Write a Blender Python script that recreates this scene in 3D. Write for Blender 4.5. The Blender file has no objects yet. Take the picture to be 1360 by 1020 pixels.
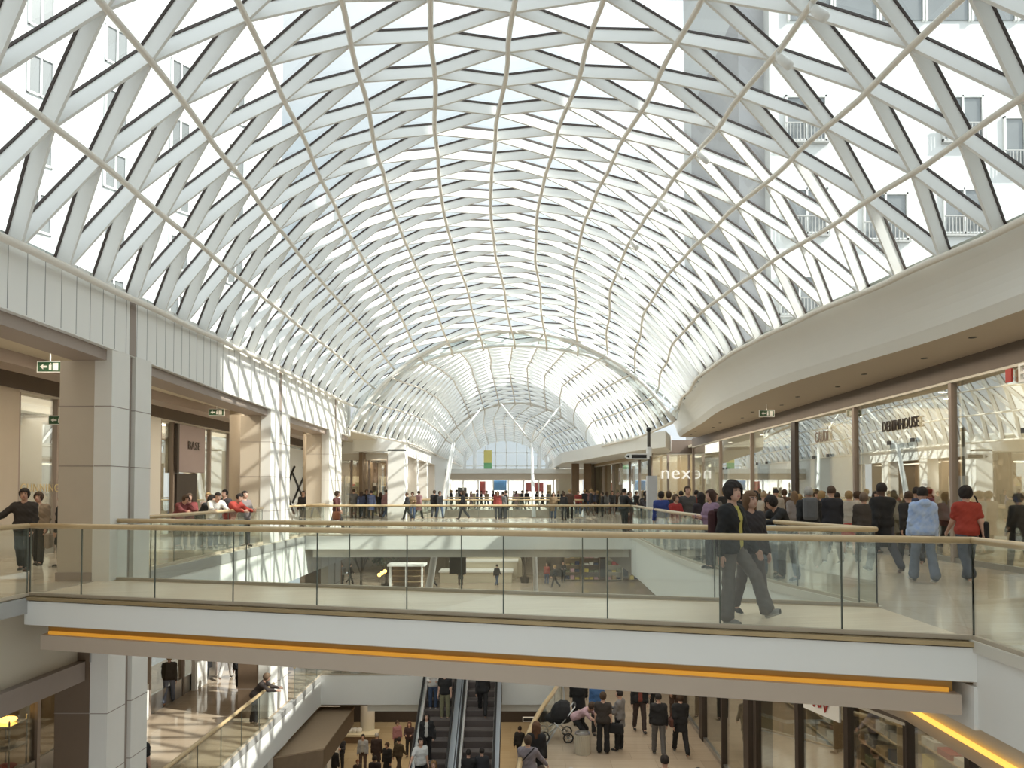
import bpy, bmesh, math, random
import numpy as np
from mathutils import Vector, Matrix
random.seed(7)
SC = bpy.context.scene
COL = SC.collection
PI = math.pi
F, CX, HY, EYE = 950.0, 690.0, 652.0, 1.65        # focal length (px), vanishing point, horizon row, eye height
def xat(px, d): return (px - CX) * d / F           # world X of a photo column at depth d
def zat(py, d): return EYE + (HY - py) * d / F     # world Z of a photo row at depth d

# ------------------------------------------------------------------ materials
MATS = {}
def mat(name, col, rough=.55, metal=0., noise=0., nscale=6., bump=0., spec=.5, emit=None, estr=1., stretch=None, col2=None, coat=0.):
    if name in MATS: return MATS[name]
    m = bpy.data.materials.new(name); m.use_nodes = True
    nt = m.node_tree; b = nt.nodes['Principled BSDF']
    b.inputs['Roughness'].default_value = rough; b.inputs['Metallic'].default_value = metal
    b.inputs['Specular IOR Level'].default_value = spec
    b.inputs['Coat Weight'].default_value = coat
    tc = nt.nodes.new('ShaderNodeTexCoord'); mp = nt.nodes.new('ShaderNodeMapping')
    nt.links.new(tc.outputs['Object'], mp.inputs['Vector'])
    if stretch: mp.inputs['Scale'].default_value = stretch
    n = nt.nodes.new('ShaderNodeTexNoise'); n.inputs['Scale'].default_value = nscale; n.inputs['Detail'].default_value = 4
    nt.links.new(mp.outputs['Vector'], n.inputs['Vector'])
    mx = nt.nodes.new('ShaderNodeMix'); mx.data_type = 'RGBA'
    c = (*col, 1); c2 = (*(col2 or [v * (1 - noise) for v in col]), 1)
    mx.inputs[6].default_value = c; mx.inputs[7].default_value = c2
    nt.links.new(n.outputs['Fac'], mx.inputs[0]); nt.links.new(mx.outputs[2], b.inputs['Base Color'])
    if bump:
        bp = nt.nodes.new('ShaderNodeBump'); bp.inputs['Strength'].default_value = bump; bp.inputs['Distance'].default_value = .02
        nt.links.new(n.outputs['Fac'], bp.inputs['Height']); nt.links.new(bp.outputs['Normal'], b.inputs['Normal'])
    if emit:
        b.inputs['Emission Color'].default_value = (*emit, 1); b.inputs['Emission Strength'].default_value = estr
    MATS[name] = m; return m

def glass_mat(name, tint, refl=.06, grazing=.8, rough=.0):
    m = bpy.data.materials.new(name); m.use_nodes = True; nt = m.node_tree
    nt.nodes.remove(nt.nodes['Principled BSDF']); out = nt.nodes['Material Output']
    tr = nt.nodes.new('ShaderNodeBsdfTransparent'); tr.inputs['Color'].default_value = (*tint, 1)
    gl = nt.nodes.new('ShaderNodeBsdfGlossy'); gl.inputs['Roughness'].default_value = rough; gl.inputs['Color'].default_value = (.95, .98, .97, 1)
    lw = nt.nodes.new('ShaderNodeLayerWeight'); lw.inputs['Blend'].default_value = .5
    mr = nt.nodes.new('ShaderNodeMath'); mr.operation = 'POWER'; mr.inputs[1].default_value = 3.
    nt.links.new(lw.outputs['Facing'], mr.inputs[0])
    ma = nt.nodes.new('ShaderNodeMath'); ma.operation = 'MULTIPLY_ADD'; ma.inputs[1].default_value = grazing; ma.inputs[2].default_value = refl
    nt.links.new(mr.outputs[0], ma.inputs[0])
    mx = nt.nodes.new('ShaderNodeMixShader'); nt.links.new(ma.outputs[0], mx.inputs[0])
    nt.links.new(tr.outputs[0], mx.inputs[1]); nt.links.new(gl.outputs[0], mx.inputs[2])
    nt.links.new(mx.outputs[0], out.inputs['Surface'])
    MATS[name] = m; return m

def plank_mat(name, c1, c2, c3, sx, sy, rough=.3, rot=0., mortar=.006, bump=.05, use_pos=True):
    """boards, tiles or stone slabs from a brick texture in the surface's own metres"""
    m = bpy.data.materials.new(name); m.use_nodes = True; nt = m.node_tree; b = nt.nodes['Principled BSDF']
    tc = nt.nodes.new('ShaderNodeTexCoord'); mp = nt.nodes.new('ShaderNodeMapping'); mp.inputs['Rotation'].default_value = (0, 0, rot)
    nt.links.new(tc.outputs['Object'], mp.inputs['Vector'])
    br = nt.nodes.new('ShaderNodeTexBrick'); br.inputs['Scale'].default_value = 1.
    br.inputs['Brick Width'].default_value = sx; br.inputs['Row Height'].default_value = sy
    br.inputs['Mortar Size'].default_value = mortar; br.inputs['Mortar Smooth'].default_value = .1; br.inputs['Bias'].default_value = 0.
    br.inputs['Color1'].default_value = (*c1, 1); br.inputs['Color2'].default_value = (*c2, 1); br.inputs['Mortar'].default_value = (*c3, 1)
    nt.links.new(mp.outputs['Vector'], br.inputs['Vector'])
    n = nt.nodes.new('ShaderNodeTexNoise'); n.inputs['Scale'].default_value = 2.5; n.inputs['Detail'].default_value = 5
    m2 = nt.nodes.new('ShaderNodeMapping'); m2.inputs['Rotation'].default_value = (0, 0, rot); m2.inputs['Scale'].default_value = (.35, 6., 1.)
    nt.links.new(tc.outputs['Object'], m2.inputs['Vector']); nt.links.new(m2.outputs['Vector'], n.inputs['Vector'])
    mx = nt.nodes.new('ShaderNodeMix'); mx.data_type = 'RGBA'; mx.blend_type = 'MULTIPLY'; mx.inputs[0].default_value = .55
    cr = nt.nodes.new('ShaderNodeMapRange'); cr.inputs['To Min'].default_value = .7; cr.inputs['To Max'].default_value = 1.25
    nt.links.new(n.outputs['Fac'], cr.inputs['Value'])
    nt.links.new(br.outputs['Color'], mx.inputs[6]); nt.links.new(cr.outputs[0], mx.inputs[7])
    nt.links.new(mx.outputs[2], b.inputs['Base Color'])
    b.inputs['Roughness'].default_value = rough
    MATS[name] = m; return m

WHITE   = mat('white_plaster', (.86, .85, .81), .6, noise=.03, nscale=1.5)
WHITEG  = mat('white_steel', (.88, .88, .86), .4, noise=.03)
TUBE    = mat('cream_steel_tube', (.84, .79, .71), .4, noise=.05)
GASKET  = mat('dark_gasket', (.06, .042, .035), .6, noise=.2)
CREAM   = mat('cream_panel', (.70, .655, .57), .55, noise=.05, nscale=2.)
STONE   = mat('pale_stone_cladding', (.80, .775, .72), .5, noise=.06, nscale=3.)
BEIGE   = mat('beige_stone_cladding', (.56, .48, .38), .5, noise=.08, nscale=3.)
TAUPE   = mat('taupe_trim', (.36, .29, .245), .5, noise=.08)
GROOVE  = mat('brown_groove', (.33, .27, .23), .6, noise=.08)
BROWN   = mat('dark_brown_band', (.16, .122, .095), .5, noise=.25, nscale=3., stretch=(1, 1, .1))
DKBROWN = mat('espresso_frame', (.055, .038, .028), .45, noise=.2)
SOFFIT  = mat('warm_soffit', (.60, .51, .40), .6, noise=.04, nscale=1.)
CEIL    = mat('cream_ceiling', (.66, .60, .48), .6, noise=.04, nscale=1.)
SLABG   = mat('grey_slab_edge', (.40, .39, .37), .5, noise=.1)
WOODR   = mat('blond_wood_rail', (.63, .46, .25), .32, noise=.25, nscale=8., stretch=(1, 1, 1), coat=.3)
BRASS   = mat('bronze_trim', (.48, .36, .20), .35, metal=.5, noise=.1)
STEEL   = mat('brushed_steel', (.55, .54, .52), .3, metal=.9, noise=.1)
DSTEEL  = mat('dark_steel', (.10, .095, .09), .4, metal=.6, noise=.1)
RUBBER  = mat('black_rubber', (.03, .027, .025), .5, noise=.1)
AMBER   = mat('amber_cove_light', (.60, .30, .04), .5, emit=(.9, .42, .05), estr=.36)
AMBLIT   = mat('amber_lit_recess', (.50, .30, .07), .5, noise=.05)  # amber glow of the light strip put into the panel colour
BEAMC   = mat('warm_beam_panel', (.52, .42, .33), .55, noise=.05, nscale=2.)
LAMPW   = mat('warm_lamp_diffuser', (.9, .88, .8), .5, emit=(1., .90, .72), estr=9.)
LAMPC   = mat('cool_lamp_diffuser', (.9, .9, .88), .5, emit=(1., .97, .9), estr=6.)
SHOPL   = mat('shop_wall_white', (.78, .77, .73), .6, noise=.05)
SHOPW   = mat('shop_wall_cream', (.62, .55, .42), .7, noise=.1)
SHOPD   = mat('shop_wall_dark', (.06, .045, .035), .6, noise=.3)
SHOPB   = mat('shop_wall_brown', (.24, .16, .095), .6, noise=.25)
TAN     = mat('tan_panel', (.42, .31, .18), .55, noise=.15, stretch=(1, 1, .15), nscale=10)
PINKB   = mat('dusty_pink_board', (.36, .29, .28), .6, noise=.08)
GREEN   = mat('exit_green', (.03, .10, .045), .4, noise=.05)
SIGNW   = mat('sign_white', (.85, .85, .82), .4, noise=.02)
BLACK   = mat('black_paint', (.022, .02, .02), .4, noise=.1)
REDP    = mat('red_paint', (.45, .05, .04), .5, noise=.1)
BLUEP   = mat('blue_print', (.10, .30, .62), .5, noise=.1)
YELP    = mat('yellow_print', (.75, .66, .22), .5, noise=.1)
GRNP    = mat('green_print', (.22, .52, .25), .5, noise=.1)
BLDG    = mat('pale_render_wall', (.52, .53, .525), .8, noise=.05, nscale=.6)
BLDGS   = mat('pale_siding_wall', (.62, .62, .60), .8, noise=.06, nscale=1., stretch=(.1, .1, 6.))
GREYB   = mat('grey_concrete_wall', (.42, .41, .41), .8, noise=.15, nscale=.8)
WINGL   = mat('dark_window_glass', (.20, .21, .21), .2, noise=.2, nscale=.7, spec=.8)
LEAF    = mat('dark_leaf', (.035, .05, .02), .6, noise=.4, nscale=9.)
BARK    = mat('dark_bark', (.06, .045, .03), .8, noise=.3, nscale=14., bump=.3)
ORANGE  = mat('orange_lamp', (.9, .5, .1), .5, emit=(1., .55, .12), estr=5.)
BINM    = mat('ribbed_cream_bin', (.50, .45, .36), .5, noise=.1)
COUNTER = mat('pale_counter', (.62, .54, .38), .5, noise=.08)
RISER   = mat('escalator_riser', (.13, .105, .098), .45, metal=.2, noise=.2, stretch=(14, 1, 1), nscale=8)
TREAD   = mat('escalator_tread', (.24, .205, .19), .4, metal=.4, noise=.2)
GLASSR  = glass_mat('rail_glass', (.962, .98, .965), .045, .5)
GLASSS  = glass_mat('shop_glass', (.93, .95, .93), .26, .72)
GLASSD  = glass_mat('dim_shop_glass', (.80, .80, .76), .06, .3)
SHADST   = mat('shaded_stone_cladding', (.17, .115, .075), .5, noise=.12, nscale=3.)  # gallery shade put into the stone colour of the lower pillars
SHADFA   = mat('shaded_fascia_panel', (.33, .26, .19), .55, noise=.06)  # shade put into the colour of the near left fascia
GLASSV  = glass_mat('roof_glass', (.90, .955, .97), .03, .35)
GLASSG  = glass_mat('gable_glass', (.93, .96, .96), .05, .4)
JOINT   = mat('dark_glass_joint', (.10, .11, .09), .4, noise=.1)
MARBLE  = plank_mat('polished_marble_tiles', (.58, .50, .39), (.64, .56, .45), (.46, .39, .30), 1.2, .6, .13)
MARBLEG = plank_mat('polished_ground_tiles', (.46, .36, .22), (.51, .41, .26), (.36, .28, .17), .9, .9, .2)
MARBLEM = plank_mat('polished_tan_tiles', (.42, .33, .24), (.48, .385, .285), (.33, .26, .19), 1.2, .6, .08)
SIGNGL   = mat('sign_white_added_glow', (.85, .85, .82), .4, emit=(1., .98, .92), estr=.55)  # faint glow added so the lettering stays white
AMBER2  = mat('amber_tube', (.75, .45, .1), .5, emit=(1., .56, .10), estr=1.05)
BRDECK  = plank_mat('bridge_floor_strips', (.68, .55, .40), (.74, .62, .47), (.58, .47, .34), 2.4, .14, .28, rot=-.265, mortar=.004)

# ------------------------------------------------------------------ mesh builder
class MB:
    def __init__(s): s.v = []; s.f = []; s.mi = []; s.cur = 0
    def mesh(s, verts, faces):
        o = len(s.v); s.v += [tuple(v) for v in verts]; s.f += [tuple(i + o for i in f) for f in faces]; s.mi += [s.cur] * len(faces); return s
    def box(s, x0, x1, y0, y1, z0, z1):
        v = [(x0,y0,z0),(x1,y0,z0),(x1,y1,z0),(x0,y1,z0),(x0,y0,z1),(x1,y0,z1),(x1,y1,z1),(x0,y1,z1)]
        return s.mesh(v, [(0,3,2,1),(4,5,6,7),(0,1,5,4),(1,2,6,5),(2,3,7,6),(3,0,4,7)])
    def beam(s, a, b, up, w, h, off=0.):
        """rectangular bar a-b: width w across, height h measured along up starting at off"""
        a, b, up = Vector(a), Vector(b), Vector(up); t = (b - a).normalized(); sd = t.cross(up)
        if sd.length < 1e-6: sd = t.cross(Vector((1, 0, 0)))
        sd.normalize(); up = sd.cross(t).normalized(); v = []
        for p in (a, b):
            for sx, u in ((-1, off), (1, off), (1, off + h), (-1, off + h)): v.append(p + sd * (sx * w / 2) + up * u)
        return s.mesh(v, [(0,1,2,3),(7,6,5,4),(0,4,5,1),(1,5,6,2),(2,6,7,3),(3,7,4,0)])
    def prism(s, poly, z0, z1):
        n = len(poly); v = [(x, y, z0) for x, y in poly] + [(x, y, z1) for x, y in poly]
        return s.mesh(v, [tuple(range(n - 1, -1, -1)), tuple(range(n, 2 * n))] + [(i, (i + 1) % n, n + (i + 1) % n, n + i) for i in range(n)])
    def strip(s, pa, pb):
        """sheet between two polylines of equal length"""
        n = len(pa); return s.mesh(list(pa) + list(pb), [(i, i + 1, n + i + 1, n + i) for i in range(n - 1)])
    def band(s, path, sec, close=True):
        """sweep a section of (outward, up) pairs along a plan polyline; outward = right of travel"""
        n, k = len(path), len(sec); v = []
        for i, p in enumerate(path):
            a = Vector(path[max(i - 1, 0)][:2]); b = Vector(path[min(i + 1, n - 1)][:2]); t = (b - a).normalized()
            nr = Vector((t.y, -t.x)); z = p[2] if len(p) > 2 else 0.
            for o, u in sec: v.append((p[0] + nr.x * o, p[1] + nr.y * o, z + u))
        f = []
        for i in range(n - 1):
            for j in range(k if close else k - 1):
                a, b = i * k + j, i * k + (j + 1) % k; f.append((a, b, b + k, a + k))
        if close: f += [tuple(range(k))[::-1], tuple((n - 1) * k + j for j in range(k))]
        return s.mesh(v, f)
    def tube(s, pts, r, seg=10, caps=True):
        pts = [Vector(p) for p in pts]; n = len(pts); rr = r if isinstance(r, (list, tuple)) else [r] * n; v = []; f = []
        up = None
        for i, p in enumerate(pts):
            t = (pts[min(i + 1, n - 1)] - pts[max(i - 1, 0)]).normalized()
            if up is None: up = t.orthogonal().normalized()
            up = (up - t * up.dot(t)).normalized(); sd = t.cross(up)
            for k in range(seg):
                a = 2 * PI * k / seg; v.append(p + (up * math.cos(a) + sd * math.sin(a)) * rr[i])
        for i in range(n - 1):
            for k in range(seg):
                a, b = i * seg + k, i * seg + (k + 1) % seg; f.append((a, b, b + seg, a + seg))
        if caps: f += [tuple(range(seg))[::-1], tuple((n - 1) * seg + k for k in range(seg))]
        return s.mesh(v, f)
    def lathe(s, prof, c=(0, 0, 0), seg=20):
        v = []; f = []; n = len(prof)
        for r, z in prof:
            for k in range(seg): a = 2 * PI * k / seg; v.append((c[0] + r * math.cos(a), c[1] + r * math.sin(a), c[2] + z))
        for i in range(n - 1):
            for k in range(seg):
                a, b = i * seg + k, i * seg + (k + 1) % seg; f.append((a, b, b + seg, a + seg))
        f += [tuple(range(seg))[::-1], tuple((n - 1) * seg + k for k in range(seg))]
        return s.mesh(v, f)
    def ell(s, c, r, seg=12, rings=8):
        prof = [(max(math.sin(PI * i / rings), .02), -math.cos(PI * i / rings)) for i in range(rings + 1)]
        m = MB().lathe(prof, seg=seg)
        return s.mesh([(c[0] + x * r[0], c[1] + y * r[1], c[2] + z * r[2]) for x, y, z in m.v], m.f)
    def build(s, name, mats, parent=None, smooth=False, bevel=0.):
        me = bpy.data.meshes.new(name); me.from_pydata([tuple(v) for v in s.v], [], s.f)
        for m in (mats if isinstance(mats, (list, tuple)) else [mats]): me.materials.append(m)
        if any(s.mi): me.polygons.foreach_set('material_index', s.mi)
        bm = bmesh.new(); bm.from_mesh(me); bmesh.ops.recalc_face_normals(bm, faces=bm.faces[:]); bm.to_mesh(me); bm.free()
        if smooth: me.polygons.foreach_set('use_smooth', [True] * len(me.polygons))
        me.update(); o = bpy.data.objects.new(name, me); COL.objects.link(o)
        if parent: o.parent = parent; o.matrix_parent_inverse = Matrix.Translation(-Vector(parent.location)) if not any(parent.rotation_euler) else parent.matrix_basis.inverted()
        if bevel:
            md = o.modifiers.new('bevel', 'BEVEL'); md.width = bevel; md.segments = 2; md.limit_method = 'ANGLE'
        return o

def tag(o, label, cat, group=None):
    o['label'] = label; o['category'] = cat
    if group: o['group'] = group
    return o
def struct(o, label=None):
    o['kind'] = 'structure'
    if label: o['label'] = label
    return o
def thing(name, label, cat, loc=(0, 0, 0), rz=0., group=None):
    e = bpy.data.objects.new(name, None); COL.objects.link(e); e.location = loc; e.rotation_euler = (0, 0, rz); e.empty_display_size = .2
    return tag(e, label, cat, group)
ORD = ['first','second','third','fourth','fifth','sixth','seventh','eighth','ninth','tenth','eleventh','twelfth','thirteenth','fourteenth','fifteenth','sixteenth','seventeenth','eighteenth','nineteenth','twentieth','twenty-first','twenty-second','twenty-third','twenty-fourth','twenty-fifth','twenty-sixth','twenty-seventh','twenty-eighth','twenty-ninth','thirtieth']

def interp(tab, d):
    if d <= tab[0][0]: return tab[0][1]
    for (a, va), (b, vb) in zip(tab, tab[1:]):
        if d <= b:
            t = (d - a) / (b - a); t = t * t * (3 - 2 * t) if len(tab) > 9 else t
            return va + (vb - va) * t
    return tab[-1][1]
def smoothpoly(pts, n):
    """Catmull-Rom resample of a polyline of tuples"""
    out = []; P = [Vector(p) for p in pts]
    for i in range(len(P) - 1):
        p0, p1, p2, p3 = P[max(i - 1, 0)], P[i], P[i + 1], P[min(i + 2, len(P) - 1)]
        for k in range(n):
            t = k / n; out.append(tuple(.5 * ((2 * p1) + (p2 - p0) * t + (2 * p0 - 5 * p1 + 4 * p2 - p3) * t * t + (3 * p1 - p0 - 3 * p2 + p3) * t ** 3)))
    out.append(tuple(P[-1])); return out
# ------------------------------------------------------------------ camera, sky, sun
cam = bpy.data.cameras.new('camera'); co = bpy.data.objects.new('camera', cam); COL.objects.link(co); SC.camera = co
PITCH = math.radians(1.5)
co.location = (0, 0, EYE); co.rotation_euler = (PI / 2 + PITCH, 0, 0)
cam.sensor_width = 36; cam.lens = 36 * F / 1360; cam.clip_end = 400; cam.clip_start = .05
cam.shift_x = -(CX - 680) / 1360; cam.shift_y = (HY - 510 - F * math.tan(PITCH)) / 1360
SC.view_settings.view_transform = 'Standard'; SC.view_settings.look = 'None'; SC.view_settings.gamma = 1; SC.view_settings.use_curve_mapping = False
SC.view_settings.exposure = 0.36
SC.cycles.max_bounces = 10; SC.cycles.diffuse_bounces = 4; SC.cycles.glossy_bounces = 4; SC.cycles.transmission_bounces = 8
SC.cycles.transparent_max_bounces = 32; SC.cycles.sample_clamp_indirect = 4; SC.cycles.caustics_reflective = False; SC.cycles.caustics_refractive = False

w = bpy.data.worlds.new('sky'); SC.world = w; w.use_nodes = True; nt = w.node_tree
bg = nt.nodes['Background']; tc = nt.nodes.new('ShaderNodeTexCoord')
n = nt.nodes.new('ShaderNodeTexNoise'); n.inputs['Scale'].default_value = 2.2; n.inputs['Detail'].default_value = 6; n.inputs['Roughness'].default_value = .55
mp = nt.nodes.new('ShaderNodeMapping'); mp.inputs['Scale'].default_value = (1, 1, 2.2); nt.links.new(tc.outputs['Generated'], mp.inputs['Vector']); nt.links.new(mp.outputs[0], n.inputs['Vector'])
cr = nt.nodes.new('ShaderNodeValToRGB'); cr.color_ramp.elements[0].position = .38; cr.color_ramp.elements[1].position = .62
cr.color_ramp.elements[0].color = (.67, .745, .78, 1); cr.color_ramp.elements[1].color = (.90, .912, .905, 1)
nt.links.new(n.outputs['Fac'], cr.inputs[0]); SUNV = Vector((.75, -.28, .62)).normalized()
vd = nt.nodes.new('ShaderNodeVectorMath'); vd.operation = 'DOT_PRODUCT'; vd.inputs[1].default_value = SUNV; nt.links.new(tc.outputs['Generated'], vd.inputs[0])
mr = nt.nodes.new('ShaderNodeMapRange'); mr.inputs['From Min'].default_value = -.3; mr.inputs['From Max'].default_value = 1.; mr.inputs['To Min'].default_value = .66; mr.inputs['To Max'].default_value = 2.1
nt.links.new(vd.outputs['Value'], mr.inputs['Value'])          # brighter towards the sun, paler blue away from it
sc_ = nt.nodes.new('ShaderNodeVectorMath'); sc_.operation = 'SCALE'; nt.links.new(cr.outputs[0], sc_.inputs[0]); nt.links.new(mr.outputs[0], sc_.inputs['Scale'])
nt.links.new(sc_.outputs[0], bg.inputs['Color']); bg.inputs['Strength'].default_value = 1.05
SUNDIR = Vector((.75, -.28, .62)).normalized()
sl = bpy.data.lights.new('sun', 'SUN'); sl.energy = 5.2; sl.angle = math.radians(.6); sl.color = (1., .95, .86)
so = bpy.data.objects.new('sun', sl); COL.objects.link(so); so.rotation_euler = SUNDIR.to_track_quat('Z', 'Y').to_euler(); so.location = (20, -10, 30)

def area(name, loc, size, power, rot=(0, 0, 0), col=(1., .86, .66)):
    l = bpy.data.lights.new(name, 'AREA'); l.shape = 'RECTANGLE'; l.size, l.size_y = size; l.energy = power; l.color = col
    o = bpy.data.objects.new(name, l); COL.objects.link(o); o.location = loc; o.rotation_euler = rot; return o

# ------------------------------------------------------------------ the glass roof: three undulating vaults
SPX = -7.8
VT = [
 dict(d0=-14., d1=34.6, phase=13.6,
   XL=[(-14,-7.3),(2,-7.3),(10,-7.35),(13.6,-7.55),(17,-7.75),(20,-7.9),(23,-8.0),(26,-8.05),(29,-8.1),(32,-8.1),(34.6,-7.9)],
   ZL=[(-14,3.4),(2,3.4),(10,3.6),(14,3.75),(20,4.0),(26,4.1),(34.6,4.15)],
   XR=[(-14,8.2),(2,8.2),(8,8.0),(11,7.76),(13.6,7.4),(16.8,6.9),(19,6.65),(21,6.5),(24.9,6.6),(30,7.2),(34.6,7.75)],
   ZR=[(2,4.2),(30,4.2),(34.6,4.05)],
   ZC=[(2,8.7),(26,8.7),(28,8.62),(30,8.4),(31.5,8.1),(33,7.7),(34.6,7.2)], sk=.15, label='near glazed diagrid vault over the near footbridge'),
 dict(d0=33.2, d1=57.5, phase=33.2,
   XL=[(33.2,-8.0),(36,-7.8),(40,-7.2),(44,-6.8),(57.5,-6.8)], ZL=[(33.2,2.9),(57.5,3.0)],
   XR=[(33.2,7.3),(38,6.9),(46,5.6),(52,5.8),(57.5,6.3)], ZR=[(33.2,3.3),(40,3.),(57.5,3.0)],
   ZC=[(33.2,7.6),(35,7.85),(38,8.2),(43,8.4),(50,8.3),(53,8.0),(55.5,7.6),(57.5,7.2)], sk=.1, label='middle glazed diagrid vault behind the first one'),
 dict(d0=57., d1=86., phase=57.,
   XL=[(57,-6.9),(86,-7.)], ZL=[(57,3.0),(86,3.)], XR=[(57,6.4),(62,5.6),(70,3.9),(86,3.6)], ZR=[(57,3.),(86,3.)],
   ZC=[(57,7.2),(60,7.4),(66,7.5),(74,7.0),(86,6.2)], sk=.0, label='farthest and smallest glazed vault ending at the glass end wall'),
]
THM = math.radians(60)
def vsurf(V, u, d):
    xl, xr, zl, zr, zc = (interp(V[k], d) for k in ('XL', 'XR', 'ZL', 'ZR', 'ZC'))
    th = THM * u; f = .5 + .5 * math.sin(th) / math.sin(THM)
    zs = zl + (zr - zl) * f
    return Vector((xl + (xr - xl) * f - V['sk'] * (1 - u * u), d, EYE + zs + (zc - zs) * (math.cos(th) - .5) / .5))
def vnorm(V, u, d):
    a = vsurf(V, min(u + .01, 1.05), d) - vsurf(V, u - .01, d); b = vsurf(V, u, d + .05) - vsurf(V, u, d - .05)
    n = a.cross(b); n = n if n.z > 0 else -n; return n.normalized()
NI = 6
def vault(V, step, dep, wid, tr):
    root = bpy.data.objects.new('ceiling', None); COL.objects.link(root); struct(root, V['label'])
    d0, d1 = V['d0'], V['d1']
    g = MB(); nd = int((d1 - d0) / .6) + 1; nu = 24
    for i in range(nu + 1):
        for j in range(nd + 1): g.v.append(tuple(vsurf(V, -1 + 2 * i / nu, d0 + (d1 - d0) * j / nd)))
    for i in range(nu):
        for j in range(nd): a = i * (nd + 1) + j; g.f.append((a, a + 1, a + nd + 2, a + nd + 1)); g.mi.append(0)
    g.build('roof_glass', GLASSV, root)
    for i in range(-NI, NI + 1):
        u = i / NI; pts = []
        for j in range(nd + 1):
            d = d0 + (d1 - d0) * j / nd; pts.append(vsurf(V, u, d) - vnorm(V, u, d) * (dep + tr * .4))
        MB().tube(pts, tr * (1.3 if abs(i) == NI else 1), 8).build('longitudinal_tube', TUBE, root, smooth=True)
    mem = []
    k0 = int((d0 - V['phase']) / step) - 2
    for i in range(-NI, NI):
        for k in range(k0, k0 + int((d1 - d0) / step) + 5):
            dn = V['phase'] + step * (k + (.5 if i % 2 else 0))
            for s in (-.5, .5):
                da, db = dn, dn + s * step
                if min(da, db) < d0 - .01 or max(da, db) > d1 + .01: continue
                mem.append((i / NI, da, (i + 1) / NI, db))
    def size(m):
        a, b = vsurf(V, m[0], m[1]), vsurf(V, m[2], m[3]); c = (a + b) / 2
        px = CX + F * c.x / c.y; py = HY - F * (c.z - EYE) / c.y
        return (b - a).length / c.length if -60 < px < 1420 and -60 < py < 1080 else 0
    mem.sort(key=size, reverse=True)
    def add(mb, m):
        a, b = vsurf(V, m[0], m[1]), vsurf(V, m[2], m[3]); n = (vnorm(V, m[0], m[1]) + vnorm(V, m[2], m[3])).normalized()
        mb.cur = 0; mb.beam(a, b, n, wid, dep - .03, -dep); mb.cur = 1; mb.beam(a, b, n, wid + .03, .04, -.03); mb.cur = 0
    for m in mem[:100]:
        mb = MB(); add(mb, m); mb.build('lattice_beam', [WHITEG, GASKET], root)
    if mem[100:]:
        mb = MB()
        for m in mem[100:]: add(mb, m)
        o = mb.build('lattice', [WHITEG, GASKET], root); o['kind'] = 'stuff'
    for d in (d0, d1):
        MB().tube([vsurf(V, -1 + i / 16, d) - vnorm(V, -1 + i / 16, d) * dep * .5 for i in range(33)], .09, 8).build('end_arch', WHITEG, root, smooth=True)
    return root
vault(VT[0], 1.15, .25, .05, .05)
vault(VT[1], 1.15, .22, .06, .05)
vault(VT[2], 1.6, .22, .07, .06)
def gable(Va, da, Vb, db, n_, label):
    """glazed crescent between the end arches of two vaults"""
    root = bpy.data.objects.new('window_%d' % n_, None); COL.objects.link(root); struct(root, label)
    A = [vsurf(Va, -1 + i / 16, da) for i in range(33)]; B = [vsurf(Vb, -1 + i / 16, db) for i in range(33)]
    MB().strip(A, B).build('pane', GLASSG, root)
    for i in list(range(0, 9)) + list(range(24, 33)):
        if (A[i] - B[i]).length > .35: MB().tube([A[i], B[i]], .035, 6).build('mullion', WHITEG, root)
gable(VT[0], 34.6, VT[1], 33.2, 1, 'glazed crescent between the near and the middle vault')
gable(VT[1], 57.5, VT[2], 57., 2, 'glazed crescent between the middle and the far vault')
# end wall under the last vault
ew = bpy.data.objects.new('window_3', None); COL.objects.link(ew); struct(ew, 'tall glass end wall closing the far vault')
V3 = VT[2]; arc = [vsurf(V3, -1 + i / 12, 86.) for i in range(25)]
MB().mesh([(arc[0].x, 86, 0)] + arc + [(arc[-1].x, 86, 0)], [tuple(range(27))]).build('pane', GLASSG, ew)
for k in range(9):
    x = -6.6 + k * 1.25; zt = min(a.z for a in arc if abs(a.x - x) < .8)
    MB().box(x - .05, x + .05, 85.9, 86, 0, zt).build('mullion', WHITEG, ew)
for z in (4.6, 6.2): MB().box(-7, 3.6, 85.9, 86, z, z + .1).build('transom', WHITEG, ew)
t = tag(bpy.data.objects.new('hanging_banner', None), 'yellow and green banner hanging against the far glass end wall', 'banner'); COL.objects.link(t); t.location = (-3.6, 80, 3.6)
MB().box(-4.0, -3.1, 80, 80.05, 3.6 + 1.2, 3.6 + 2.6).build('yellow_panel', YELP, t); MB().box(-4.0, -3.1, 80, 80.05, 3.6, 3.6 + 1.2).build('green_panel', GRNP, t)
MB().tube([(-3.55, 80.02, 6.2), (-3.55, 80.02, 7.9)], .01, 5).build('hanging_wire', DSTEEL, t)
# floodlights clamped to the roof tubes on the right
for k, (i, d, tw) in enumerate([(3, 10.4, 'first'), (3, 11.6, 'second'), (3, 15.0, 'third'), (3, 17.6, 'fourth'), (3, 20.4, 'fifth'), (3, 23.3, 'sixth')]):
    p = vsurf(VT[0], i / NI, d) - vnorm(VT[0], i / NI, d) * .30
    e = thing('floodlight', 'small white floodlight clamped under a roof tube, %s one from the near end' % tw, 'lamp', p, 0, 'floodlights on the roof tube')
    MB().box(-.03, .03, -.03, .03, -.12, .04).build('bracket', WHITEG, e).matrix_parent_inverse = Matrix()
    mb = MB(); mb.lathe([(.055, 0), (.075, .05), (.075, .28), (.05, .30)], seg=12)
    R_ = Matrix.Rotation(math.radians(150), 4, 'X') @ Matrix.Rotation(.5, 4, 'Y'); mb.v = [tuple(R_ @ Vector(v) + Vector((.02, 0, -.08))) for v in mb.v]
    mb.build('housing', WHITEG, e, smooth=True).matrix_parent_inverse = Matrix()

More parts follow.
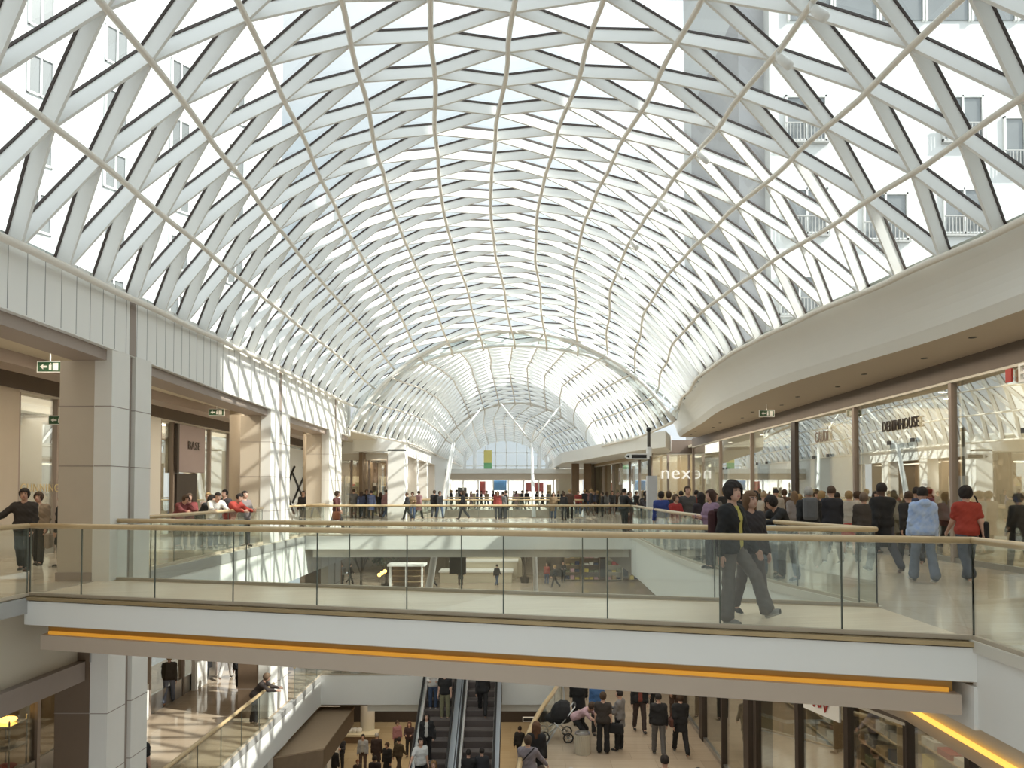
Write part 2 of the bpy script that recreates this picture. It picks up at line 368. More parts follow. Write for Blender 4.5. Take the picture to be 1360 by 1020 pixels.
# ------------------------------------------------------------------ neighbours seen through the glass
def building(name, label, x0, x1, y0, y1, z0, z1, m, wins, normal, balc=False, bands=()):
    b = thing(name, label, 'building', ((x0 + x1) / 2, (y0 + y1) / 2, z0))
    MB().box(x0, x1, y0, y1, z0, z1).build('wall', m, b)
    for (a0, a1, c0, c1) in wins:
        mb = MB(); pn = MB()
        if normal == 'x':
            for (p, q, r, s) in ((a0, a0 + .12, c0, c1), (a1 - .12, a1, c0, c1), (a0, a1, c0, c0 + .12), (a0, a1, c1 - .12, c1), ((a0 + a1) / 2 - .05, (a0 + a1) / 2 + .05, c0, c1)): mb.box(x1 - .05, x1 + .14, p, q, r, s)
            pn.box(x1 - .02, x1 + .03, a0 + .1, a1 - .1, c0 + .1, c1 - .1)
        else:
            for (p, q, r, s) in ((a0, a0 + .12, c0, c1), (a1 - .12, a1, c0, c1), (a0, a1, c0, c0 + .12), (a0, a1, c1 - .12, c1), ((a0 + a1) / 2 - .05, (a0 + a1) / 2 + .05, c0, c1)): mb.box(p, q, y0 - .14, y0 + .05, r, s)
            pn.box(a0 + .1, a1 - .1, y0 - .03, y0 + .02, c0 + .1, c1 - .1)
        wf = mb.build('window', SIGNW, b); pn.build('pane', WINGL, wf)
        if balc:
            bm_ = MB()
            for k in range(13): x = a0 + (a1 - a0) * k / 12; bm_.box(x - .025, x + .025, y0 - .32, y0 - .28, c0 - .1, c0 + 1.05)
            bm_.box(a0 - .05, a1 + .05, y0 - .34, y0 - .26, c0 + 1.05, c0 + 1.12); bm_.box(a0 - .05, a1 + .05, y0 - .34, y0, c0 - .2, c0 - .1)
            bm_.build('balcony', SLABG, b)
    return b
wl = [(y, y + 1.5, z, z + 2.5) for z in (9, 13.2, 17.4, 21.6, 25.8, 30) for y in (17, 21.5, 26, 30.5, 35, 39.5, 44, 48.5, 53)]
building('building', 'pale building with rows of tall windows seen through the roof at upper left', -34, -19.5, 12, 58, -2, 48, BLDG, wl, 'x')
lb = [o for o in bpy.data.objects if o.name == 'building'][0]; th_ = math.radians(-34); c_ = Vector((-19.5, 58)); m_ = Vector(lb.location[:2]); nv = m_ + Matrix.Rotation(th_, 2) @ (c_ - m_)
lb.rotation_euler.z = th_; lb.location.x += c_.x - nv.x; lb.location.y += c_.y - nv.y
wr = [(x, x + 2.7, z, z + 3.0) for z in (18.3, 24.4) for x in (17.3, 27.5)] + [(22.3, 25.2, 17.9, 21.), (16.8, 19.4, 13, 15.6)] + [(31.5, 34.2, 22.6, 26)]
rb = building('building', 'white block with barred balcony windows seen through the roof at upper right', 16.3, 48, 46, 70, -2, 60, BLDGS, wr, 'y', True)
for k in range(7):
    x = 17.5 + k * 3.0; f_ = MB().box(x, x + .12, 45.8, 46, 32.3, 36.8).box(x + 2.8, x + 2.92, 45.8, 46, 32.3, 36.8).build('window', SIGNW, rb)
    MB().box(x + .12, x + 2.8, 45.9, 46, 32.4, 36.7).build('pane', WINGL, f_)
building('building', 'grey narrow wall beside the white block seen through the roof', 14.6, 16.3, 47, 60, -2, 34, GREYB, [], 'y')
tw = [(x, x + 1.6, z, z + 2.) for z in range(8, 25, 5) for x in (13.2, 15.1)]
b3 = thing('building', 'tall neighbouring tower beyond the right side of the roof, shading the near hall', 'building', (15, -2, -2))
MB().box(12.8, 17, -12, 9.3, -2, 27).build('wall', BLDG, b3)
for (a0, a1, c0, c1) in tw[:12]:
    f_ = MB().box(a0, a1, 9.25, 9.4, c0, c1).build('window', SIGNW, b3); MB().box(a0 + .1, a1 - .1, 9.38, 9.43, c0 + .1, c1 - .1).build('pane', WINGL, f_)
# ------------------------------------------------------------------ railings
CHAN = mat('beige_channel', (.50, .42, .32), .5, noise=.05)
def railing(path, label, z=0., h=1.1, first=None, pitch=1.36, group='glass railings', cat='railing', rail_r=.042, ext=(0, 0)):
    """frameless glass balustrade with a round wooden handrail along a plan polyline"""
    P = [Vector(p[:2]) for p in path]; L = [0.]
    for a, b in zip(P, P[1:]): L.append(L[-1] + (b - a).length)
    def at(s):
        s = max(0, min(L[-1], s))
        for i in range(len(P) - 1):
            if s <= L[i + 1] + 1e-9: return P[i] + (P[i + 1] - P[i]) * ((s - L[i]) / max(L[i + 1] - L[i], 1e-9))
        return P[-1]
    root = thing('glass_railing', label, cat, (P[0].x, P[0].y, z), 0, group)
    cuts = [0.]; s = first if first else pitch
    while s < L[-1] - .15: cuts.append(s); s += pitch
    cuts.append(L[-1])
    for a, b in zip(cuts, cuts[1:]):
        ss = [a + .008] + [l for l in L if a + .02 < l < b - .02] + [b - .008]
        MB().band([(*at(q), z) for q in ss], [(-.009, .03), (.009, .03), (.009, h - .02), (-.009, h - .02)]).build('glass_panel', GLASSR, root)
    for a in cuts:
        p = at(a); MB().box(p.x - .008, p.x + .008, p.y - .008, p.y + .008, z + .0, z + h - .03).build('panel_joint', JOINT, root)
    MB().band([(*p, z) for p in P], [(-.03, 0), (.03, 0), (.03, .05), (-.03, .05)]).build('base_channel', CHAN, root)
    pts = [(*at(q), z + h) for q in sorted(set([0, L[-1]] + L + [c for c in cuts]))]
    if ext[0]: pts[0] = tuple(Vector(pts[0]) - (Vector(pts[1]) - Vector(pts[0])).normalized() * ext[0])
    MB().tube(pts, rail_r, 12).build('handrail', WOODR, root, smooth=True)
    return root

# ------------------------------------------------------------------ near footbridge
A, B, A2, B2 = (-7.75, 11.37), (5.04, 7.98), (-7.75, 13.42), (5.1, 10.25)
br = thing('footbridge', 'near slanting footbridge with white fascia and amber light slot', 'bridge', (-1.3, 10.7, -.85))
MB().prism([A, B, B2, A2], -.06, 0).build('deck', BRDECK, br)
fd = Vector((B[0] - A[0], B[1] - A[1])).normalized(); fn = Vector((fd.y, -fd.x))        # fn points to the camera
def off(p, o, s=0): return (p[0] + fn.x * o + fd.x * s, p[1] + fn.y * o + fd.y * s)
rd = Vector((B2[0] - A2[0], B2[1] - A2[1])).normalized(); rn = Vector((-rd.y, rd.x))
def off2(p, o, s=0): return (p[0] + rn.x * o + rd.x * s, p[1] + rn.y * o + rd.y * s)
MB().prism([off(A, -.1), off(B, -.1), off(B, .115), off(A, .115)], -.06, -.012).build('edge_trim', BRASS, br)
MB().prism([off2(A2, -.1), off2(B2, -.1), off2(B2, .1), off2(A2, .1)], -.075, .004).build('edge_trim', BRASS, br)
MB().prism([off(A, .02), off(B, .02), off(B, .09), off(A, .09)], -.445, -.075).build('fascia', WHITE, br)
MB().prism([off2(A2, .02), off2(B2, .02), off2(B2, .07), off2(A2, .07)], -.445, -.075).build('fascia', WHITE, br)
MB().prism([off(A, .02), off(B, .02), off2(B2, .02), off2(A2, .02)], -.47, -.08).build('slab', SOFFIT, br)
MB().prism([off(A, -.06, .35), off(B, -.06, -.25), off(B, -.02, -.25), off(A, -.02, .35)], -.60, -.555).build('light_strip', AMBER, br)
MB().prism([off(A, -.07, .3), off(B, -.07, -.2), off2(B2, -.1), off2(A2, -.1)], -.60, -.47).build('recess', AMBLIT, br)
MB().prism([off(A, .07, .3), off(B, .07, -.15), off2(B2, .02), off2(A2, .02)], -.82, -.60).build('soffit_beam', BEAMC, br)
railing([A, B], 'glass railing with wooden handrail along the camera side of the near footbridge', first=1.0, ext=(.0, 0))
railing([A2, off2(A2, 0, 1), B2], 'glass railing along the rear side of the near footbridge', first=1.0, pitch=2.0)

# ------------------------------------------------------------------ left side, upper level
LF = [(-7.3, -14), (-7.3, 2), (-7.35, 10), (-7.5, 13.6), (-7.7, 17.5), (-7.9, 22.6), (-8.02, 28), (-8.1, 34.2)]
LFs = smoothpoly(LF, 5)
def lx(d):
    for (xa, a), (xb, b) in zip(LFs, LFs[1:]):
        if a <= d <= b: return xa + (xb - xa) * (d - a) / (b - a)
    return LFs[-1][0] if d > 10 else LFs[0][0]
HEAD = 4.25
mb = MB(); p0 = [(x, d, HEAD) for x, d in LFs]; p1 = [(x, d, EYE + interp(VT[0]['ZL'], d) + .1) for x, d in LFs]
mb.strip(p0, p1); q0 = [(x - .35, d, z) for x, d, z in p0]; q1 = [(x - .35, d, z) for x, d, z in p1]; mb.strip(q0, q1); mb.strip(p0, q0); mb.strip(p1, q1)
mb.cur = 1; d = 6.
while d < 34:
    z1 = EYE + interp(VT[0]['ZL'], d) + .1; mb.box(lx(d) - .01, lx(d) + .004, d - .007, d + .007, HEAD + .02, z1); d += .42
struct(mb.build('wall_left', [WHITE, SLABG]), 'white panelled fascia along the left under the roof')
struct(MB().band([(x, d, 0) for x, d in LFs], [(-.75, HEAD - .2), (-.12, HEAD - .2), (-.12, HEAD), (-.75, HEAD)]).build('trim_1', TAUPE), 'taupe lintel under the left fascia')
# left slab
LE = [(-7.75, -14), (-7.75, 14), (-7.85, 22), (-7.95, 30), (-8.0, 44)]
fl = MB().prism([(-13.6, -14)] + LE + [(-13.6, 44)], -.25, 0).build('floor', MARBLE); struct(fl, 'polished marble floor of the upper left gallery')
LEs = smoothpoly(LE, 6)
mb = MB(); mb.band([(x, d, 0) for x, d in LEs], [(-.1, -.02), (.03, -.02), (.03, -.27), (-.1, -.27)])
mb.cur = 1; mb.band([(x, d, 0) for x, d in LEs if d > 12.4], [(-.12, -.27), (.012, -.27), (.012, -1.45), (-.12, -1.45)]); mb.cur = 3; mb.band([(x, d, 0) for x, d in LEs if d < 14.], [(-.12, -.27), (.011, -.27), (.011, -1.45), (-.12, -1.45)])  # near stretch browner: its shade is painted in
mb.cur = 2; d = 13.
while d < 43:
    x = interp([(b, a) for a, b in LE], d); mb.box(x - .01, x + .016, d - .006, d + .006, -1.44, -.28); d += 1.2
struct(mb.build('trim_2', [SLABG, WHITE, SLABG, SHADFA]), 'white edge fascia of the upper left gallery floor')
struct(MB().box(-13.6, -8.06, -14, 44, -1.45, -.27).build('ceiling', CEIL), 'underside of the upper left gallery floor')
struct(MB().box(-8.3, -7.9, -14, 13.1, -1.8, -1.45).build('trim_12', GROOVE), 'taupe lintel over the middle left gallery near the viewer')
# pillars run through all levels
def pillar(d0, d1, label):
    x = lx((d0 + d1) / 2) ; e = thing('pillar', label, 'pillar', (x - .5, (d0 + d1) / 2, -11), 0, 'stone pillars along the left arcade')
    m = MB(); m.box(x - .95, x - .12, d0 + .02, d1 - .1, -1.0, HEAD - .2); m.cur = 1; m.box(x - .95, x - .12, d0 + .02, d1 - .1, -11, -1.0); m.build('shaft', [BEIGE, SHADST], e)  # lower shaft darker: shade painted into the cladding
    wd = (d1 - d0 - .22) / 2
    MB().box(x - .4, x - .06, d0 + .1, d1 - .1, -11, HEAD + .02).build('groove_strip', GROOVE, e)
    for a in (d0, d0 + wd + .22):
        m = MB(); m.box(x - .3, x + .02, a, a + wd, -11, HEAD + .02); m.cur = 1
        for z in (-9.6, -8.5, -7.4, -6.2, -4.6, -3.5, -2.4, 1.0, 2.1, 3.2): m.box(x - .29, x + .023, a - .003, a + wd + .003, z, z + .015)
        m.build('pilaster', [STONE, GROOVE], e)
    m = MB()
    for z in (-9.6, -8.5, -7.4, -6.2, -4.6, -3.5, -2.4, 1.0, 2.1, 3.2): m.box(x - .953, x - .3, d0 + .015, d0 + .03, z, z + .015)
    m.build('joint', GROOVE, e)
    MB().box(x - .97, x - .31, d0, d1 - .08, 0, .16).build('plinth', TAUPE, e)
    z1 = EYE + interp(VT[0]['ZL'], d0) + .1
    MB().box(x - .1, x + .012, (d0 + d1) / 2 - .11, (d0 + d1) / 2 + .11, HEAD + .02, z1).build('groove_strip', GROOVE, e)
pillar(13.1, 14.5, 'nearest stone pillar at the left end of the near footbridge')
pillar(22.7, 24.6, 'second stone pillar along the left arcade, sunlit')
pillar(30.2, 32.3, 'third stone pillar along the left arcade, next to the woman in maroon')
railing([(-7.75, 3), (-7.75, 11.3)], 'glass railing along the left gallery edge in front of the near footbridge', group='glass railings')
railing([(lx(14.6) - .22, 14.6), (lx(18) - .22, 18), (lx(22.6) - .22, 22.6)], 'glass railing between the first and second left pillars', pitch=1.7)
railing([(lx(24.7) - .12, 24.7), (lx(30.1) - .12, 30.1)], 'glass railing between the second and third left pillars', pitch=1.7)
# left gallery ceiling with dropped strip and light slots
struct(MB().box(-12.6, -8.35, -14, 44, 4.66, 4.9).build('ceiling', CEIL), 'cream ceiling of the upper left gallery')
struct(MB().box(-11.6, -10.9, -14, 44, 4.38, 4.66).build('trim_3', TAUPE), 'dropped taupe strip along the left gallery ceiling')
for k, (x, d0, d1, nm) in enumerate([(-9.4, 13.3, 17.2, 'nearest'), (-9.2, 19.5, 22.4, 'second'), (-9.2, 24.8, 28.0, 'third'), (-9.3, 31.4, 34, 'farthest')]):
    e = thing('ceiling_light', 'recessed strip light in the upper left gallery ceiling, %s one' % nm, 'lamp', (x, (d0 + d1) / 2, 4.62), 0, 'strip lights of the left gallery')
    MB().box(x - .22, x + .22, d0, d1, 4.62, 4.668).build('frame', WHITEG, e); MB().box(x - .17, x + .17, d0 + .05, d1 - .05, 4.605, 4.63).build('diffuser', LAMPW, e)
for k, (d, nm) in enumerate([(25.0, 'second'), (33.5, 'third')]):
    x = -9.9; e = thing('round_column', 'slim round beige column inside the left gallery, %s' % ('behind the second pillar' if k == 1 else 'left of the second pillar'), 'column', (x, d, 0), 0, 'slim gallery columns')
    MB().lathe([(.24, 0), (.24, 4.66)], (x, d, 0), 20).build('shaft', BEIGE, e, smooth=True); MB().lathe([(.27, 0), (.27, .12)], (x, d, 0), 20).build('base', TAUPE, e); MB().lathe([(.27, 4.5), (.27, 4.66)], (x, d, 0), 20).build('capital', TAUPE, e)

# ------------------------------------------------------------------ shopfronts
def shopfront(name, label, P, z0, zt, band, seps, inward, wide=(), glass=GLASSS, base=.12, mcol=TAUPE, group='shopfronts', bandm=BROWN):
    """straight glazed shopfront from P[0] to P[1]; seps are fractions where mullions stand; inward = +1 if the shop lies left of travel"""
    a, b = Vector(P[0]), Vector(P[1]); t = (b - a).normalized(); n = Vector((-t.y, t.x)) * inward; L = (b - a).length
    e = thing(name, label, 'shopfront', (a.x, a.y, z0), 0, group)
    def rect(s0, s1, o0, o1): return [tuple(a + t * s0 + n * o0), tuple(a + t * s1 + n * o0), tuple(a + t * s1 + n * o1), tuple(a + t * s0 + n * o1)]
    MB().prism(rect(0, L, -.06, .12), zt, zt + band).build('header_band', bandm, e)
    MB().prism(rect(0, L, -.05, .05), zt - .06, zt).build('head_rail', CREAM, e)
    MB().prism(rect(0, L, -.02, .08), z0, z0 + base).build('base_rail', STEEL, e)
    s = [0] + [q * L for q in seps] + [L]
    for i, q in enumerate(s):
        w_ = .11 if i not in wide else .38
        MB().prism(rect(max(q - w_ / 2, 0), min(q + w_ / 2, L), -.05, .14 if i not in wide else .5), z0, zt - .05).build('mullion', mcol if i not in wide else DKBROWN, e)
    for q0, q1 in zip(s, s[1:]):
        MB().prism(rect(q0 + .05, q1 - .05, .02, .035), z0 + base, zt - .06).build('glass_pane', glass, e)
    return e
def text(s, label, cat, M, size, m, ext=.03, name='shop_sign', group=None, align='CENTER'):
    e = thing(name, label, cat, M.translation, 0, group)
    c = bpy.data.curves.new('lettering_curve', 'FONT'); c.body = s; c.size = size; c.extrude = ext; c.space_character = 1.12; c.offset = -.014 if s == 'next' else 0; c.align_x = align; c.align_y = 'CENTER'
    c.materials.append(m); tmp = bpy.data.objects.new('lettering_curve', c); COL.objects.link(tmp); bpy.context.view_layer.update()
    me = bpy.data.meshes.new_from_object(tmp.evaluated_get(bpy.context.evaluated_depsgraph_get())); bpy.data.objects.remove(tmp)
    o = bpy.data.objects.new('lettering', me); COL.objects.link(o); o.parent = e
    R_ = M.to_3x3().to_4x4(); o.matrix_parent_inverse = Matrix(); o.matrix_basis = R_
    return e, o
def face_negx(x, y, z): return Matrix(((0, 0, -1, x), (-1, 0, 0, y), (0, 1, 0, z), (0, 0, 0, 1)))
def face_posx(x, y, z): return Matrix(((0, 0, 1, x), (1, 0, 0, y), (0, 1, 0, z), (0, 0, 0, 1)))
def face_negy(x, y, z): return Matrix(((1, 0, 0, x), (0, 0, -1, y), (0, 1, 0, z), (0, 0, 0, 1)))
def exit_sign(x, y, z, label, axis='y'):
    e = thing('exit_sign', label, 'sign', (x, y, z), 0, 'green exit signs')
    h = MB().box(-.26, .26, -.03, .03, -.12, .12).box(-.01, .01, -.01, .01, .12, .35).build('housing', WHITEG, e); h.matrix_parent_inverse = Matrix()
    MB().box(-.24, .24, -.036, -.03, -.10, .10).build('green_face', GREEN, e).matrix_parent_inverse = Matrix()
    p = MB(); p.box(.08, .19, -.042, -.036, -.08, .08); p.mesh([(-.19, -.04, 0), (-.12, -.04, .06), (-.12, -.04, -.06)], [(0, 1, 2)]); p.box(-.12, -.04, -.042, -.036, -.02, .02)
    p.ell((.03, -.04, .06), (.018, .004, .018), 8, 5); p.box(.0, .05, -.042, -.036, -.07, .04); p.build('pictogram', SIGNW, e).matrix_parent_inverse = Matrix()
    e.rotation_euler = (0, 0, 0 if axis == 'y' else axis); return e
exit_sign(-9.85, 14.95, 4.25, 'green exit sign under the ceiling left of the nearest pillar')
exit_sign(-10.1, 23.8, 4.27, 'green exit sign under the ceiling between the first and second pillars')
exit_sign(xat(1019, 24.6), 24.6, 4.32, 'green exit sign under the right soffit near the brown shop pier')
exit_sign(-12.0, 18.6, zat(558, 18.6), 'small sign plate hanging in front of the left glass doors')

# ------------------------------------------------------------------ right side, upper level
RT = [(8.2, -14), (8.2, 2), (8.0, 8), (7.76, 11), (7.4, 13.6), (6.9, 16.8), (6.62, 19), (6.45, 21), (6.5, 24.9), (7.15, 30), (7.8, 36), (8.3, 40)]
RB = [(8.35, -14), (8.35, 2), (8.35, 8), (8.35, 11.8), (8.25, 14.3), (7.84, 17.3), (7.55, 19.5), (7.42, 21.6), (7.5, 26.6), (8.1, 31.7), (8.6, 37), (9.0, 40)]
RTs, RBs = smoothpoly(RT, 4), smoothpoly(RB, 4)
rz = lambda d: EYE + interp(VT[0]['ZR'], d) + .08
mb = MB(); SZ = 4.65
bot = [(x, d, SZ) for x, d in RBs]; n_ = len(bot)
mid = [(RBs[i][0] - .16, RBs[i][1], SZ + .22) for i in range(n_)]
top = [(RTs[i][0], RTs[i][1], rz(RTs[i][1])) for i in range(n_)]
rows = []
for k in range(9):
    f = k / 8; rows.append([tuple(Vector(mid[i]).lerp(Vector(top[i]), f) + Vector((.10 * math.sin(PI * f), 0, 0))) for i in range(n_)])
mb.strip(bot, mid)
for a, b in zip(rows, rows[1:]): mb.strip(a, b)
back = [(x + .5, d, z) for x, d, z in top]; mb.strip(top, back); mb.strip(back, [(x + 1.2, d, SZ) for x, d, z in bot])
struct(mb.build('wall_right', WHITE, smooth=True), 'curving white fascia along the right under the roof')
mb = MB(); mb.strip([(x, d, SZ) for x, d in RBs], [(10.12, d, SZ) for x, d in RBs]); mb.strip([(x, d, SZ + .25) for x, d in RBs], [(10.12, d, SZ + .25) for x, d in RBs])
struct(mb.build('ceiling', SOFFIT), 'tan soffit over the right gallery')
for k in range(14):
    d = 9.5 + k * 2.2; x = 9.0 + .25 * ((k % 2) * 2 - 1) * .6
    e = thing('downlight', 'small round downlight in the tan right soffit, %s from the near end' % ORD[k], 'lamp', (x, d, SZ), 0, 'downlights of the right soffit')
    MB().lathe([(.07, -.012), (.07, .0)], (x, d, SZ), 14).build('ring', DSTEEL, e); MB().lathe([(.05, -.016), (.05, -.008)], (x, d, SZ), 14).build('bulb', BLACK, e)
ER = [(4.85, -14), (4.85, 2), (5.0, 6), (5.04, 7.98)]
ER2 = [(5.1, 10.25), (4.88, 11.2), (4.68, 12.15), (4.5, 13.3), (4.25, 14.6), (4.05, 15.8), (3.97, 18), (4.0, 21), (4.1, 24), (4.15, 26.5)]
ER2s = smoothpoly(ER2, 4)
struct(MB().prism([(15.5, 44)] + [(15.5, -14)] + ER + ER2s + [(4.2, 44)], -.25, 0).build('floor', MARBLE), 'polished marble floor of the upper right gallery')
def slab_edge(P, name, label, zb=-1.45):
    mb = MB(); R_ = P[::-1]                       # reverse: atrium lies left of travel
    mb.band([(x, d, 0) for x, d in R_], [(-.1, .0), (.05, .0), (.05, -.1), (-.1, -.1)]); mb.cur = 1
    mb.band([(x, d, 0) for x, d in R_], [(-.12, -.1), (.02, -.1), (.02, zb), (-.12, zb)])
    return struct(mb.build(name, [SLABG, WHITE], smooth=False), label)
def flip(P): return [(x, d) for x, d in P]
mb = MB()
for P in (ER, ER2s):
    mb.cur = 0; mb.band([(x, d, 0) for x, d in P], [(.1, .004), (-.06, .004), (-.06, -.12), (.1, -.12)])
    zb = -.95 if P is ER else -1.40; mb.cur = 1; mb.band([(x, d, 0) for x, d in P], [(.12, -.12), (-.02, -.12), (-.02, zb), (.12, zb)])
mb.cur = 1; mb.box(4.98, 5.2, 7.9, 10.4, -.97, -.5)
struct(mb.build('trim_4', [CREAM, WHITE]), 'white curved edge fascia of the upper right gallery floor')
struct(MB().prism([(13, 44), (13, -14), (5.3, -14), (5.45, 8), (5.5, 10.3), (5.1, 12.2), (4.6, 15), (4.4, 18), (4.4, 26), (4.4, 44)], -1.62, -.27).build('ceiling', SOFFIT), 'underside of the upper right gallery floor')
struct(MB().band([(5.28, -14, 0), (5.42, 7.95, 0), (5.48, 10.4, 0)], [(-.02, -1.40), (-.07, -1.40), (-.07, -1.35), (-.02, -1.35)]).build('trim_5', AMBER2), 'amber light slot under the right gallery edge')
struct(MB().band([(5.28, -14, 0), (5.42, 7.95, 0), (5.48, 10.4, 0)], [(.06, -1.40), (-.0, -1.40), (-.0, -.9), (.06, -.9)]).build('trim_13', CREAM), 'cream recess over the amber slot')
railing(ER[1:], 'glass railing on the right of the near footbridge running towards the viewer', pitch=1.6)
railing(ER2s, 'curving glass railing along the edge of the right gallery', pitch=1.9, rail_r=.04)

sf = shopfront('shopfront', 'long reflective glass shopfront with brown header along the right gallery', [(10, 3.2), (10, 41.2)], 0, 4.2, .45, [(q - 3.2) / 38. for q in (7.5, 11.8, 16.5, 21.3, 26.0, 30.8, 35.6)], -1, wide=(5,))
for (d0, d1, m, zt_) in ((18.2, 19.4, TAN, 2.9), (23.2, 24.4, TAN, 2.75), (29.0, 30.2, DKBROWN, 2.75), (34.6, 35.2, WHITEG, 2.7), (13.0, 14.2, SHOPW, 2.8)):
    dr = MB().box(10.06, 10.14, d0, d1, .02, zt_).build('door', m, sf)
    MB().box(10.0, 10.18, d0 - .05, d0 + .1, zt_, zt_ + .1).box(10.0, 10.18, d1 - .1, d1 + .05, zt_, zt_ + .1).build('hinge', DSTEEL, dr)
    MB().tube([(10.02, d0 + .15, .9), (9.98, d0 + .15, .95), (9.98, d0 + .15, 1.5), (10.02, d0 + .15, 1.55)], .015, 6).build('handle', STEEL, dr)
text('DENIMHOUSE', 'dark raised capital letters DENIMHOUSE on the right shopfront glass', 'sign', face_negx(9.96, 18.7, 3.38), .40, DKBROWN, .015)[1].scale.x = .66
text('CAUD\u00cd', 'narrow raised letters CAUD\u00cd on the right shopfront glass', 'sign', face_negx(9.96, 23.55, 3.42), .50, GROOVE, .012)[1].scale.x = .62
e, o = text('EL', 'partly seen pale and red letters at the right edge of the shopfront', 'sign', face_negx(9.9, 13.85, 3.95), .55, SIGNW)
MB().box(9.9, 9.94, 14.35, 14.52, 3.85, 4.12).build('red_mark', REDP, e)

# shop interiors -------------------------------------------------------------
def shelf_unit(x, y, z, w_, dep, h, label, group, axis='y', m=SHOPW, goods=(), n=4):
    e = thing('shelf_unit', label, 'shelf', (x, y, z), 0, group)
    def bx(mb, a0, a1, b0, b1, z0, z1): return mb.box(x + b0, x + b1, y + a0, y + a1, z0, z1) if axis == 'y' else mb.box(x + a0, x + a1, y + b0, y + b1, z0, z1)
    m_ = MB(); bx(m_, 0, .04, 0, dep, z, z + h); bx(m_, w_ - .04, w_, 0, dep, z, z + h); bx(m_, 0, w_, dep - .03, dep, z, z + h); m_.build('carcass', m, e)
    for k in range(n):
        zz = z + .1 + k * (h - .15) / n; bx(MB(), .04, w_ - .04, 0, dep - .03, zz, zz + .03).build('shelf', m, e)
        for q in range(3):
            a = .08 + q * (w_ - .16) / 3; hh = .12 + .18 * random.random()
            g = bx(MB(), a, a + (w_ - .16) / 3 * .8, .04, dep - .08, zz + .03, zz + .03 + hh).build('folded_clothes', random.choice(goods), e) if goods else None
    return e
GOODS = [mat('cloth_%s' % n, c, .85, noise=.2, nscale=20) for n, c in (('white', (.7, .68, .62)), ('navy', (.04, .05, .10)), ('red', (.40, .06, .05)), ('grey', (.28, .27, .26)), ('tan', (.42, .30, .16)), ('pink', (.60, .36, .38)), ('olive', (.22, .22, .11)), ('yellow', (.66, .52, .10)))]
def garment_mb(w_=.42, h=.75):
    m = MB(); pts = [(-.5, -.0), (-.5, -.28), (-.36, -.3), (-.34, -1), (.34, -1), (.36, -.3), (.5, -.28), (.5, 0), (.12, .08), (-.12, .08)]
    v = [(px * w_, -.04, pz * h) for px, pz in pts] + [(px * w_, .04, pz * h) for px, pz in pts]; k = len(pts)
    return m.mesh(v, [tuple(range(k)), tuple(range(2 * k - 1, k - 1, -1))] + [(i, (i + 1) % k, k + (i + 1) % k, k + i) for i in range(k)])
def clothes_rail(x, y, z, label, glabel, along='y', n=6, L=1.6):
    e = thing('clothes_rail', label, 'clothes rail', (x, y, z), 0, 'clothes rails in the shops')
    dx, dy = (0, 1) if along == 'y' else (1, 0)
    P = lambda s, zz: (x + dx * s, y + dy * s, z + zz)
    m = MB(); m.tube([P(0, .02), P(0, 1.5)], .018, 8); m.tube([P(L, .02), P(L, 1.5)], .018, 8); m.build('post', STEEL, e)
    MB().tube([P(0, 1.48), P(L, 1.48)], .015, 8).build('crossbar', STEEL, e)
    for s in (0, L): MB().box(x + dx * s - .2 * (1 - dx) - .02, x + dx * s + .2 * (1 - dx) + .02, y + dy * s - .2 * dx - .02, y + dy * s + .2 * dx + .02, z, z + .03).build('foot', STEEL, e)
    for k in range(n):
        g = garment_mb(.42, .7 + .2 * random.random()).build('garment', random.choice(GOODS), None, bevel=.01); s = .15 + k * (L - .3) / (n - 1)
        g.location = P(s, 1.40); g.rotation_euler = (0, 0, 0 if along == 'y' else PI / 2)
        tag(g, 'garment hanging on the %s, %s along it' % (glabel, ORD[k]), 'garment', 'garments on the ' + glabel)
mb = MB(); mb.box(15.4, 15.5, -14, 44, 0, 4.3); mb.box(10.15, 15.4, 16.3, 16.4, 0, 4.25); mb.box(10.15, 15.4, 21.1, 21.2, 0, 4.25); mb.box(10.15, 15.4, 25.9, 26.0, 0, 4.25); mb.box(10.15, 15.4, 41.2, 41.3, 0, 4.3)
struct(mb.build('wall_right', SHOPW), 'cream inner walls of the right hand shops')
struct(MB().box(10.15, 15.4, 2, 44, 4.25, 4.4).build('ceiling', CEIL), 'ceiling of the right hand shops')
for k, (x, d) in enumerate([(11.2, 14.4), (11.6, 17.6), (11.1, 18.7), (12, 20.0), (11.3, 22.6), (11.8, 24.8), (11.2, 28.5), (11.2, 33), (11.2, 38), (12.6, 13.)]):
    e = thing('downlight', 'glowing downlight in the right hand shops, %s from the near end' % ORD[k], 'lamp', (x, d, 4.24), 0, 'shop downlights')
    MB().lathe([(.13, -.015), (.13, .0)], (x, d, 4.25), 14).build('ring', WHITEG, e); MB().lathe([(.1, -.02), (.1, -.01)], (x, d, 4.25), 14).build('bulb', LAMPW, e)
for k, (d, w_) in enumerate([(16.8, 2.0), (19.3, 1.6), (21.6, 1.8), (24.0, 1.7), (27, 2.2), (31, 2.2), (35, 2.2), (38.4, 2.2), (12.5, 2.2)]):
    shelf_unit(14.9, d, 0, w_, .45, 2.2, 'wall shelf with folded clothes in a right hand shop, %s from the near end' % ORD[k], 'wall shelves in the right shops', goods=GOODS)
for k, (x, d) in enumerate([(11.6, 16.9), (11.8, 21.9), (11.4, 26.8), (11.4, 31.5), (11.5, 36.2), (12.6, 19.2)]):
    clothes_rail(x, d, 0, 'steel clothes rail inside the right shopfront, %s from the near end of its row' % ORD[k], '%s rail behind the right shopfront' % ORD[k])
